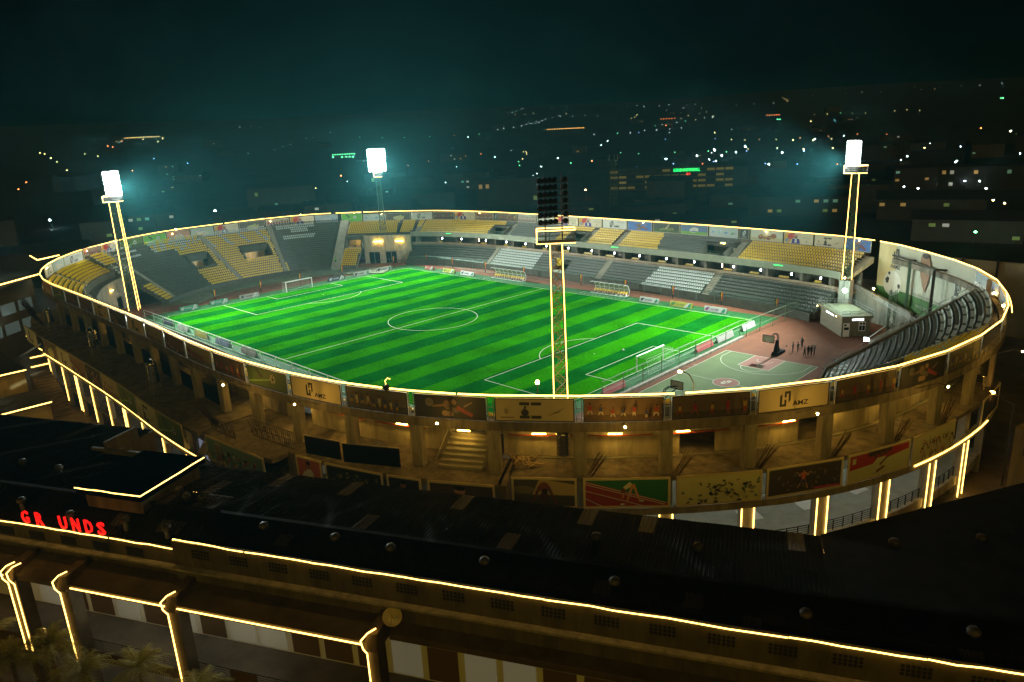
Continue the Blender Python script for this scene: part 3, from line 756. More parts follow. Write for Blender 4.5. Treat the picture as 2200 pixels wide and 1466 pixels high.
def art_team(mb, F, v=0):
    bgc = ((.22, .14, .08), (.16, .15, .12), (.36, .33, .28), (.14, .10, .06), (.42, .38, .28))[v % 5]; frect(mb, F, 0, 0, 1, 1, ink(bgc)); frect(mb, F, 0, 0, 1, .28, ink([x*.55 for x in bgc]))
    r = random.Random(v*7+1); cs = [(.35, .04, .03), (.05, .07, .25), (.5, .45, .35), (.45, .3, .05), (.3, .02, .05)]
    n = (7, 9, 6, 5, 8)[v % 5]
    for i in range(n): person2d(mb, F, .08+.84*i/(n-1)+r.uniform(-.01, .01), .08+r.uniform(-.02, .05), .68+r.uniform(-.08, .1), cs[(v+(i % 2)) % 5], cs[(v+2) % 5], pose=r.randrange(3))
def art_ballgame(mb, F, v=0):
    top, bot = (((.10, .16, .28), (.16, .34, .06)), ((.04, .05, .04), (.05, .10, .03)), ((.5, .5, .42), (.5, .42, .25)))[v % 3]
    frect(mb, F, 0, 0, 1, 1, ink(top)); frect(mb, F, 0, 0, 1, .32, ink(bot))
    if v % 3 == 0: fell(mb, F, .5, .5, .17, .28, ink((.6, .57, .48)), 18, .12); fell(mb, F, .5, .34, .13, .06, ink((.05, .1, .3))); F.step(); add_text(mb, 'RUGBY', F, .42, .5, .16, .12, ink((.2, .2, .2)))
    elif v % 3 == 1:
        for i in range(6): fell(mb, F, .3+.09*i, .3+.06*(i % 3), .06, .12, ink((.14+.05*(i % 3), .22, .08)), 8, i*.5)
        fpoly(mb, F, [(.45, .35), (.55, .35), (.66, .95), (.60, .98)], ink((.3, .28, .16)))
    else:
        for x, y, rx, c in ((.33, .38, .09, (.25, .07, .03)), (.45, .32, .07, (.3, .16, .05)), (.72, .5, .10, (.28, .1, .05)), (.58, .33, .08, (.2, .06, .03))): fell(mb, F, x, y, rx, rx*F.asp*.75, ink(c), 14, .3)
        flimb(mb, F, (.25, .55), (.9, .2), .02, ink((.55, .5, .05))); frect(mb, F, .3, .36, .33, .42, ink(WT)); frect(mb, F, .02, .1, .4, .14, ink((.05, .3, .12)))
def art_shoes(mb, F, v=0):
    frect(mb, F, 0, 0, 1, 1, ink((.42, .47, .45)))
    for i, c in enumerate(((.12, .28, .5), (.2, .4, .5), (.05, .2, .5), (.1, .4, .25))):
        x = .14+.23*i; fell(mb, F, x, .45, .075, .12, ink(c), 12, .5); fell(mb, F, x+.05, .65, .035, .12, ink([.4+.4*q for q in c]), 10, .3); flimb(mb, F, (x-.07, .3), (x+.07, .5), .025, ink((.5, .1, .05) if i == 3 else WT))
def art_items(mb, F, v=0):
    frect(mb, F, 0, 0, 1, 1, ink(CR)); d = ink((.05, .045, .04))
    for x, y in ((.31, .72), (.46, .72), (.31, .1), (.46, .1)): frect(mb, F, x, y, x+.13, y+.14, d)
    fell(mb, F, .38, .38, .05, .16, d); flimb(mb, F, (.37, .5), (.39, .7), .04, d)
    for i in range(5): flimb(mb, F, (.68+.04*i, .25+.05*i), (.88-.03*i, .6-.06*i), .012, ink((.2, .17, .1)))
    frect(mb, F, .06, .14, .24, .19, ink((.2, .17, .1))); fell(mb, F, .14, .45, .03, .14, ink((.35, .3, .2)))
def art_action(mb, F, v=0):
    bgc = ((.03, .028, .025), (.05, .14, .4), (.20, .30, .16))[v % 3]; frect(mb, F, 0, 0, 1, 1, ink(bgc))
    s1, s2 = (.16, .1, .06), (.22, .15, .1)
    fell(mb, F, .46, .62, .055, .2, ink(s1)); flimb(mb, F, (.46, .6), (.25, .5), .06, ink(s1), .04); flimb(mb, F, (.45, .5), (.62, .3), .12, ink((.10, .09, .08)), .1)
    flimb(mb, F, (.6, .5), (.82, .15), .11, ink((.22, .05, .04)), .08); fell(mb, F, .56, .75, .04, .13, ink(s2)); flimb(mb, F, (.7, .55), (.82, .78), .04, ink(s2), .03); fell(mb, F, .43, .2, .05, .14, ink(s2)); fell(mb, F, .5, .18, .05, .13, ink(s2))
    if v == 0: fell(mb, F, .21, .7, .06, .06*F.asp, ink((.12, .11, .09)), 18); F.step(); add_text(mb, 'HAMZ', F, .17, .68, .08, .06, ink((.03, .03, .03)))
def art_blob(mb, F, v=0):
    r = random.Random(v+40); cs = (((.38, .42, .36), (.55, .5, .42)), ((.12, .10, .07), (.5, .42, .2)), ((.30, .36, .40), (.42, .46, .45)), ((.42, .2, .12), (.5, .45, .35)))[v % 4]
    frect(mb, F, 0, 0, 1, 1, ink(cs[0])); fell(mb, F, .5, .3, .24, .3, ink(cs[1]), 18)
    for i in range(5): fell(mb, F, r.uniform(.2, .8), r.uniform(.3, .8), .05, .12, ink([min(.6, x*r.uniform(.5, 1.3)) for x in cs[1]]), 9, r.random())
def art_sprint(mb, F, v=0):   # crouching sprinter under heavy clouds
    frect(mb, F, 0, 0, 1, 1, ink((.06, .055, .04))); fpoly(mb, F, [(.3, .42), (1, .42), (1, .85), (.55, 1), (.42, 1)], ink((.34, .27, .12))); fell(mb, F, .15, .6, .2, .16, ink((.14, .12, .07))); frect(mb, F, 0, 0, 1, .36, ink((.05, .045, .04)))
    sk = ink((.11, .04, .02)); fell(mb, F, .50, .72, .09, .2, ink((.16, .05, .02)), 16); fell(mb, F, .51, .55, .045, .12, ink((.02, .015, .01)))
    for s in (-1, 1): flimb(mb, F, (.5+s*.07, .75), (.5+s*.14, .4), .06, sk, .045); flimb(mb, F, (.5+s*.14, .4), (.5+s*.21, .08), .045, sk, .03); flimb(mb, F, (.5+s*.03, .5), (.5+s*.04, .15), .06, ink((.07, .03, .015)), .04)
def art_track(mb, F, v=0):
    frect(mb, F, 0, 0, 1, 1, ink((.02, .12, .04))); fpoly(mb, F, [(0, 0), (1, 0), (1, .10), (0, .98)], ink((.22, .03, .02)))
    for y0, y1, x1 in ((.93, .10, .98), (.85, .04, .96), (.6, 0, .7), (.3, 0, .2)): flimb(mb, F, (0, y0), (x1, y1), .012, ink(WT))
    sk = ink((.4, .2, .1)); flimb(mb, F, (.56, .86), (.47, .68), .09, ink((.45, .4, .3)), .07); flimb(mb, F, (.58, .85), (.66, .2), .05, sk, .03); flimb(mb, F, (.57, .8), (.5, .15), .05, sk, .03); flimb(mb, F, (.47, .66), (.45, .3), .03, sk, .025); fell(mb, F, .46, .6, .03, .09, ink((.12, .05, .03))); fell(mb, F, .68, .2, .03, .04, ink(WT)); fell(mb, F, .45, .08, .03, .04, ink(WT))
def art_crowd(mb, F, v=0):
    base = ((.45, .42, .24), (.02, .022, .02), (.05, .04, .035), (.14, .22, .20), (.5, .42, .3), (.03, .03, .035))[v % 6]; frect(mb, F, 0, 0, 1, 1, ink(base)); r = random.Random(v+3)
    pal = (((.05, .06, .05), (.1, .1, .06), (.25, .2, .1), (.1, .16, .16), (.02, .02, .02)), ((.14, .12, .03), (.08, .08, .02)), ((.12, .1, .08),), ((.5, .48, .3), (.3, .35, .25), (.05, .2, .3), (.35, .05, .03), (.03, .05, .03)), ((.35, .05, .03), (.1, .06, .04), (.45, .4, .3), (.05, .05, .06)), ((.1, .06, .04), (.08, .08, .12)))[v % 6]
    for i in range((70, 90, 30, 80, 30, 25)[v % 6]):
        c = pal[r.randrange(len(pal))]; y = r.uniform(.08, .85); x = r.gauss(.55, .22) if v == 0 else r.uniform(.03, .97); x = min(.97, max(.03, x)); fell(mb, F, x, y, r.uniform(.008, .022), r.uniform(.04, .1), ink(c), 6, r.random()*3)
    if v % 6 in (2,): person2d(mb, F, .45, .15, .8, (.4, .1, .06), (.1, .08, .2), (.35, .2, .1), 1); frect(mb, F, .6, .1, .95, .17, ink((.4, .05, .15)))
    if v % 6 in (3,):
        for i in range(7): person2d(mb, F, .15+.11*i, .05+.03*(i % 3), .6, ((.55, .5, .35), (.1, .3, .4), (.4, .05, .04))[i % 3], (.4, .4, .3), (.2, .12, .08), i % 3)
    if v % 6 in (4,):
        for i in range(5): person2d(mb, F, .2+.14*i, .02, .8, (.5, .45, .35), (.4, .3, .2), (.12, .07, .05), 2*(i % 2))
    if v % 6 == 5: person2d(mb, F, .45, .1, .75, (.1, .08, .2), (.1, .08, .2), (.35, .22, .14), 2)
def art_pair(mb, F, v=0):
    frect(mb, F, 0, 0, 1, 1, ink((.48, .43, .28))); fpoly(mb, F, [(0, .45), (.4, .5), (1, .75), (1, 1), (0, 1)], ink((.30, .03, .02))); fpoly(mb, F, [(.3, .8), (.7, .85), (.7, 1), (.3, 1)], ink((.05, .03, .03))); frect(mb, F, .04, .68, .1, .9, ink((.5, .45, .3)))
    for x, y in ((.43, .78), (.52, .82), (.6, .86)): fell(mb, F, x, y, .03, .12, ink((.1, .05, .03)), 10)
    fpoly(mb, F, [(.38, .1), (.5, .1), (.6, .7), (.45, .7), (.38, .5)], ink((.5, .45, .33))); flimb(mb, F, (.5, .4), (.7, .8), .05, ink((.14, .07, .04)), .03); flimb(mb, F, (.45, .15), (.58, .3), .05, ink((.12, .06, .04)))
def art_solo(mb, F, v=0):
    c = ((.28, .08, .03), (.05, .035, .03), (.02, .02, .03))[v % 3]; frect(mb, F, 0, 0, 1, 1, ink(c)); tc = ((.5, .5, .45), (.5, .5, .4), (.4, .04, .04))[v % 3]
    if v % 3 == 2: frect(mb, F, 0, 0, 1, .3, ink((.3, .28, .1)))
    fpoly(mb, F, [(.30, 0), (.72, 0), (.66, .5), (.55, .62), (.42, .62), (.33, .45)], ink(tc)); fell(mb, F, .48, .76, .09, .18, ink(SK if v != 1 else (.3, .17, .1)), 14); fell(mb, F, .48, .86, .09, .09, ink((.01, .01, .01)), 10)
    flimb(mb, F, (.34, .45), (.18, .2), .08, ink(tc), .05)
def hoarding(k0, k1, d, z0, z1, side, art, label, cat='billboard', group=None, border=.06, fr_c=None, d1=None, backed=True):
    """side +1 faces into the bowl, -1 faces out"""
    d1 = d if d1 is None else d1
    A, B = P(k0, d, z0), P(k1, d1, z0)
    if side > 0: o, r = A, B-A
    else: o, r = B, A-B
    u = Vector((0, 0, z1-z0)); w = r.cross(u).normalized()
    mid = (A+B)/2; t = thing('billboard', label, cat, tuple(mid), group)
    th = .10; mb = MB(); mb.obox(o-w*th, r, u, w*th, mat('hoarding_board', (.5, .44, .30), .7, var=.1, scale=1)); mb.build('panel', t)
    mb = MB(); e = border; L = r.normalized()
    fm = fr_c or mat('hoarding_frame', (.55, .50, .36), .6)
    if side < 0 and z0 > 10: fm = steel_dk
    for q0, q1, ww, hh in ((o, r, None, None),):
        mb.obox(o-w*.02, r, Vector((0, 0, e*1.6)), w*.07, fm); mb.obox(o+u-Vector((0, 0, e*1.6))-w*.02, r, Vector((0, 0, e*1.6)), w*.07, fm)
        mb.obox(o+Vector((0, 0, e*1.6))-w*.02, L*e*1.6, u-Vector((0, 0, e*3.2)), w*.07, fm); mb.obox(o+r-L*e*1.6+Vector((0, 0, e*1.6))-w*.02, L*e*1.6, u-Vector((0, 0, e*3.2)), w*.07, fm)
    mb.build('frame', t)
    mg = e*1.6
    F = Face(o+L*mg+Vector((0, 0, mg)), r-L*2*mg, u-Vector((0, 0, 2*mg)), w)
    mb = MB(); art(mb, F); mb.build('picture', t)
    return t
# inside faces, from the left end round to the gap by the right-hand mast
inn = [3.18, 3.82, 4.44, 5.16, 5.84, 6.5, 7.14, 7.82, 8.56, 9.24, 9.94, 10.62, 10.70, 11.32, 12.02, 12.74, 13.42, 14.12, 14.84, 15.44, 15.62, 16.28, 16.96, 17.58, 18.36, 19.1, 19.84, 20.54, 21.26, 21.96, 22.68, 22.93, 23.66, 24.28, 24.88, 25.46]
IA = [
 (lambda m, F: art_team(m, F, 0), 'billboard of a dark green team photo behind the far left seats'), (lambda m, F: art_hat(m, F), 'hoarding with the man in a hat, second right of the left-hand logo board'),
 (lambda m, F: art_green(m, F, 1), 'dim green pitch hoarding right behind the left floodlight mast'), (lambda m, F: art_green(m, F), 'green diagonal turf hoarding just right of the left floodlight mast'),
 (lambda m, F: art_blob(m, F, 3), 'pinkish pale hoarding below the orange lamp on the rim'), (lambda m, F: art_blob(m, F, 0), 'cream hoarding with red and yellow swirls over the yellow seats'),
 (lambda m, F: art_hat(m, F, 1), 'hoarding with swirls and a small dark suit above the white seats'), (lambda m, F: art_blob(m, F, 1), 'dark hoarding with one bright pale shape above the yellow seats'),
 (lambda m, F: art_team(m, F, 4), 'cream hoarding with a row of dancers left of the purple suit'), (lambda m, F: art_hat(m, F), 'hoarding of a man in purple suit above the grey seat block'),
 (lambda m, F: art_blob(m, F, 2), 'pale hoarding with a dark oval emblem left of the corner gap'), None,
 (lambda m, F: art_green(m, F), 'bright green hoarding with a ball at the far corner'), (lambda m, F: art_shoes(m, F), 'pale blue hoarding behind the far floodlight mast'),
 (lambda m, F: art_blob(m, F, 1), 'dark hoarding with pale round balls right of the far mast'), (lambda m, F: art_logo(m, F), 'white logo hoarding reading HAMZ right of the far mast'),
 (lambda m, F: art_team(m, F, 3), 'dark framed hoarding with a crowd of players over the yellow rows'), (lambda m, F: art_hat(m, F), 'hoarding of a purple suited man in the middle of the far rim'),
 (lambda m, F: art_team(m, F, 0), 'hoarding of three red shirted players beside the narrow black board'), (art_logo_dark, 'narrow black HAMZ board in the middle of the far rim'),
 (lambda m, F: art_team(m, F, 3), 'dark hoarding with a stretching goalkeeper by the narrow black board'), (lambda m, F: art_team(m, F, 2), 'cream hoarding of cheering fans left of the unlit mast'),
 (lambda m, F: art_blob(m, F, 0), 'pale hoarding directly behind the unlit lamp bank'), (lambda m, F: art_hat(m, F, 1), 'pale hoarding half hidden right of the unlit lamp bank'),
 (lambda m, F: art_hat(m, F, 1), 'hoarding of a man in white shirt beside the lone white logo board'), (lambda m, F: art_logo(m, F), 'white logo hoarding reading HAMZ right of the unlit mast'),
 (lambda m, F: art_action(m, F, 1), 'hoarding of a player in blue leaning over'), (lambda m, F: art_ballgame(m, F, 1), 'dark green hoarding of tangled plants and legs'),
 (lambda m, F: art_ballgame(m, F, 0), 'hoarding of a white rugby ball on green turf'), (lambda m, F: art_shoes(m, F), 'pale hoarding with four coloured sport shoes'),
 (art_logo_dark, 'narrow black HAMZ board between the shoes and the sports balls'), (lambda m, F: art_ballgame(m, F, 2), 'hoarding of brown sports balls and a racket'),
 (lambda m, F: art_hat(m, F), 'hoarding of a purple suited man nearest the right mast'), (lambda m, F: art_items(m, F), 'pale hoarding of dark equipment left of the right mast'),
 (lambda m, F: art_action(m, F, 1), 'blue hoarding of a leaping player behind the right mast')]
for i, a in enumerate(IA):
    if a is None or i+1 >= len(inn): continue
    lab = a[1]
    if len(lab.split()) < 4: lab += ' on the far rim'
    hoarding(inn[i]+.015, inn[i+1]-.015, .12, 11.72, 13.9+(.4 if inn[i] < 11 else 0), 1, a[0], lab, group='hoardings round the inside of the rim', border=.05)
for k0, k1, art, lab in ((.9, 1.6, lambda m, F: art_logo(m, F, 2), 'small cream board with a dark mark at the far left tip of the rim'), (1.62, 2.3, lambda m, F: art_blob(m, F, 0), 'plain pale board second from the left tip of the rim'), (2.32, 3.16, lambda m, F: art_logo(m, F), 'white logo hoarding reading HAMZ at the left end of the bowl')):
    hoarding(k0, k1, .12, 11.72, 13.95, 1, art, lab, group='hoardings round the inside of the rim', border=.05)
# outside faces
OA = {-6: (lambda m, F: art_team(m, F, 1), 'dim outer hoarding of players at the far right of the rim'), -5: (lambda m, F: art_action(m, F, 0), 'dark outer hoarding of a basketball player right of the team hoarding'),
 -4: (lambda m, F: art_team(m, F, 3), 'dark outer hoarding of three player groups right of the large logo'), -3: (lambda m, F: art_logo(m, F, 2), 'cream outer hoarding with the HAMZ logo on the right'),
 -2: (lambda m, F: art_team(m, F, 3), 'murky outer hoarding above the single bright bulkhead lamp'), -1: (lambda m, F: art_team(m, F, 0), 'outer hoarding of a long line of reddish players'),
 0: (lambda m, F: art_items(m, F), 'outer hoarding with dark squares and crossed tools right of the unlit mast'), 1: (lambda m, F: art_action(m, F, 0), 'black outer hoarding of wrestlers below the unlit mast'),
 2: (lambda m, F: art_team(m, F, 1), 'outer hoarding of a standing team left of the wrestlers'), 3: (lambda m, F: art_logo(m, F, 2), 'cream outer hoarding with the HAMZ logo left of centre'),
 4: (lambda m, F: art_green(m, F, 1), 'olive outer hoarding with a football on a pitch line'), 5: (lambda m, F: art_team(m, F, 3), 'outer hoarding of red shirted players left of the olive football one'),
 6: (lambda m, F: art_team(m, F, 4), 'outer hoarding of dark figures on yellow ground'), 7: (lambda m, F: art_team(m, F, 0), 'brown outer hoarding of a red crowd'), 8: (lambda m, F: art_team(m, F, 2), 'faint cream outer hoarding of green players'),
 9: (lambda m, F: art_logo(m, F, 2), 'dim HAMZ outer hoarding on the long left side'), 10: (lambda m, F: art_team(m, F, 1), 'dim outer hoarding of a dark group left of the dim logo'), 11: (lambda m, F: art_items(m, F), 'dim outer hoarding with small dark shapes far left'),
 12: (lambda m, F: art_team(m, F, 0), 'dim outer hoarding with faint blobs far left'), 13: (lambda m, F: art_team(m, F, 3), 'dim brown outer hoarding near the left tip'), 14: (lambda m, F: art_green(m, F, 1), 'dim olive outer hoarding near the left tip'), 15: (lambda m, F: art_blob(m, F, 3), 'dim reddish outer hoarding at the left tip')}
for n, (art, lab) in OA.items():
    hoarding(BK(n)+.035, BK(n+1)-.035, -.14, 11.72, 13.88, -1, art, lab, group='hoardings round the outside of the rim', border=.05)
for n in range(-7, 17):
    mb = MB()
    for s in (-1, 1):
        p = P(BK(n)+s*.022, -.1, 11.6); mb.tube(p, (p.x, p.y, 13.95), .045, steel_gr, 4)
    for h in (12.0, 13.0): mb.tube(P(BK(n)-.03, -.1, h), P(BK(n)+.03, -.1, h), .03, steel_gr, 4)
    mb.build('hoarding_post', FR)
# row under the first deck
low = [(30.9, 31.58, -.5, lambda m, F: art_crowd(m, F, 5), 'dark lower picture of one athlete with raised arms at the right end'), (31.62, 32.2, -.5, lambda m, F: art_crowd(m, F, 5), None), (32.23, 32.92, -.5, lambda m, F: art_crowd(m, F, 4), 'lower picture of four celebrating athletes right of the two hugging players'),
 (32.96, 33.69, -.5, lambda m, F: art_pair(m, F), 'lower picture of two players hugging before a red backdrop'), (33.74, 34.46, -.5, lambda m, F: art_crowd(m, F, 2), 'dark lower picture of a sprinter with open arms'), (34.5, 35.22, -.5, lambda m, F: art_crowd(m, F, 0), 'pale lower picture of a packed swim start crowd'),
 (35.27, 35.98, -.5, lambda m, F: art_track(m, F), 'lower picture of an athlete stretching on a red running track'), (36.03, 36.56, -.5, lambda m, F: art_sprint(m, F), 'lower picture of a crouching sprinter under clouds'), (36.66, 37.22, -2.25, lambda m, F: art_solo(m, F, 1), 'lower picture of a young man in a white and navy shirt'),
 (37.28, 37.6, -2.25, lambda m, F: art_solo(m, F, 2), 'small lower picture of a goalkeeper in red'), (37.64, 38.26, -2.25, lambda m, F: art_crowd(m, F, 1), 'dark lower picture of boxers in front of a crowd'), (38.3, 38.62, -2.25, lambda m, F: art_solo(m, F, 0), 'narrow orange lower picture of a man in white'),
 (38.82, 39.8, -4.4, lambda m, F: art_crowd(m, F, 3), 'hanging lower picture of a packed marathon crowd over the roof edge')]
PRINT = 1.9  # lower prints lightened to make up for light missing there
for a, b, d, art, lab in low:
    if lab is None: continue
    hoarding(a, b, d, 3.55, 6.5, -1, art, lab, group='picture boards below the deck', border=.13, fr_c=mat('picture_frame', (.80, .70, .44), .6))  # frame cream lightened too, for the same missing light
lf = [(40.0, lambda m, F: art_solo(m, F, 0), 'left low board with a stadium gate picture'), ]
LL = [(lambda m, F: art_green(m, F, 1), 'low green board with a flying football by the staircase tent'), (lambda m, F: art_items(m, F), 'low cream board with dark equipment shapes'), (lambda m, F: art_green(m, F, 1), 'low green board with a small player'),
 (lambda m, F: art_team(m, F, 2), 'low grey board of faint figures beside the green boards'), (lambda m, F: art_action(m, F, 0), 'low black board of a lone figure on the left side'), (lambda m, F: art_team(m, F, 0), 'low red board of a crowd on the left side'), (lambda m, F: art_logo(m, F, 2), 'low cream HAMZ logo board on the left side'), (lambda m, F: art_blob(m, F, 1), 'low dark board second from the rounded deck end')]
for i, (art, lab) in enumerate(LL):
    hoarding(BK(6+i)+.0, BK(7+i)-.03, -4.85, 3.6, 6.5, -1, art, lab, group='picture boards below the deck', border=.07)
hoarding(46.35, 47.1, -4.75, 3.7, 6.6, -1, lambda m, F: art_logo(m, F, 1), 'curved cream board at the rounded deck end', border=.07)

PRINT = 1.0
# big banner wall on the right
t = thing('banner_wall', 'tall curved banner wall with a football, a portrait and two HAMZ marks', 'banner', tuple(P(26.9, -.1, 0)))
mb = MB(); sweep(mb, 25.62, 28.82, rect(-.05, -.35, 3.2, 13.95), white_p); mb.build('panel', t)
mb = MB(); sweep(mb, 25.62, 28.82, rect(.1, -.45, -3.9, 3.2), concrete); mb.build('base_wall', t)
class CFace:
    def __init__(s, k0, k1, z0, z1, d): s.k0, s.k1, s.z0, s.z1, s.l = k0, k1, z0, z1, d; s.asp = (k1-k0)*10.65/(z1-z0)
    def __call__(s, a, b): return P(s.k0+(s.k1-s.k0)*a, s.l, s.z0+(s.z1-s.z0)*b)
    def step(s): s.l += .008
F = CFace(25.62, 28.14, 3.2, 13.95, -.04); mb = MB()
def strip(F, x0, y0, x1, y1, m, n=10):
    F.step()
    for i in range(n):
        a, b = x0+(x1-x0)*i/n, x0+(x1-x0)*(i+1)/n; mb.poly([F(a, y0), F(b, y0), F(b, y1), F(a, y1)], m)
bw = mat('banner_white', (.42, .42, .33), .6, var=.06, scale=.2)
strip(F, 0, 0, 1, 1, bw, 16); strip(F, 0, .25, .16, 1, ink((.58, .48, .25)), 3); strip(F, 0, 0, 1, .27, ink((.035, .12, .02)), 14)
fell(mb, F, .145, .36, .085, .085*F.asp, ink((.6, .6, .56)), 24)
for x, y, r in ((.10, .40, .03), (.165, .46, .028), (.16, .25, .028), (.21, .34, .022), (.11, .52, .016)): fell(mb, F, x, y, r*.8, r*F.asp*.8, ink((.03, .03, .03)), 5, .4)
hmark(mb, F, .135, .72, .05, .22, ink((.04, .04, .04))); F.step(); add_text(mb, 'HAMZ', F, .12, .61, .09, .07, ink((.04, .04, .04)), True)
hmark(mb, F, .80, .52, .05, .24, ink((.04, .04, .04))); F.step(); add_text(mb, 'HAMZ', F, .78, .42, .09, .07, ink((.1, .1, .1)), True)
fpoly(mb, F, [(.42, .92), (.49, .96), (.53, .86), (.525, .6), (.49, .38), (.455, .5), (.42, .7)], ink((.26, .13, .07))); fell(mb, F, .47, .82, .045, .15, ink((.30, .16, .09)), 16)
for x in (.452, .488): fell(mb, F, x, .80, .008, .015, ink((.03, .02, .02)), 8)
fell(mb, F, .47, .70, .018, .012, ink((.12, .04, .03)), 8); fell(mb, F, .47, .945, .04, .04, ink((.03, .02, .015)), 10)
F.step(); add_text(mb, 'NAKIVUBO WAR MEMORIAL GROUNDS', F, .36, .285, .36, .045, ink((.08, .08, .07)))
F.step(); add_text(mb, 'HAMZ GROUP', F, .42, .12, .16, .05, ink((.5, .6, .5))); strip(F, .60, .04, .66, .16, ink((.5, .5, .45)), 2)
mb.build('picture', t)
F = CFace(28.18, 28.84, 12.3, 13.95, -.04); mb = MB()
# pale boards carried on round the right end above the seats
for k0, k1 in ((28.2, 29.2), (29.24, 29.95), (29.98, 30.6)):
    hoarding(k0, k1, .12, 12.3 if k0 < 30 else 12.2, 13.9, 1, lambda m, F: art_blob(m, F, 2), {28.2: 'pale blue board at the top of the right-hand steps', 29.24: 'pale board beside the flaring wall lamp', 29.98: 'grey board at the right tip of the rim'}[k0], border=.04)

# far right banner building outside the rim
t = thing('banner_fence', 'long dim brown banner wall beyond the right tip of the rim', 'wall', (84, 58, -4))
mb = MB(); A, B, C_ = Vector((74, 63, -4)), Vector((97, 61, -4)), Vector((108, 22, -4))
for a, b in ((A, B), (B, C_)): mb.obox(a, b-a, Vector((0, .3, 0)) if a is A else Vector((.3, 0, 0)), Vector((0, 0, 13.5)), mat('brown_banner', (.30, .24, .13), .8, var=.3, scale=.15))
mb.build('panel', t)
mb = MB()
for i in range(5): q = A.lerp(B, i/4); mb.box((q.x, q.y-.1, -4), .35, .3, 13.8, steel_dk)
for i in range(6): q = B.lerp(C_, i/5); mb.box((q.x-.1, q.y, -4), .3, .35, 13.8, steel_dk)
mb.build('post', t)
mb = MB(); F = Face(B+Vector((-.02, 0, 1)), C_-B, Vector((0, 0, 12)), Vector((-1, -.25, 0)).normalized()); d = ink((.08, .06, .04))
fell(mb, F, .2, .75, .03, .1, d); flimb(mb, F, (.2, .7), (.2, .35), .12, d, .06); flimb(mb, F, (.2, .6), (.1, .4), .04, d); flimb(mb, F, (.05, .9), (.0, .5), .05, d); fell(mb, F, .5, .4, .09, .3, ink((.10, .08, .05)), 12)
mb.build('picture', t)

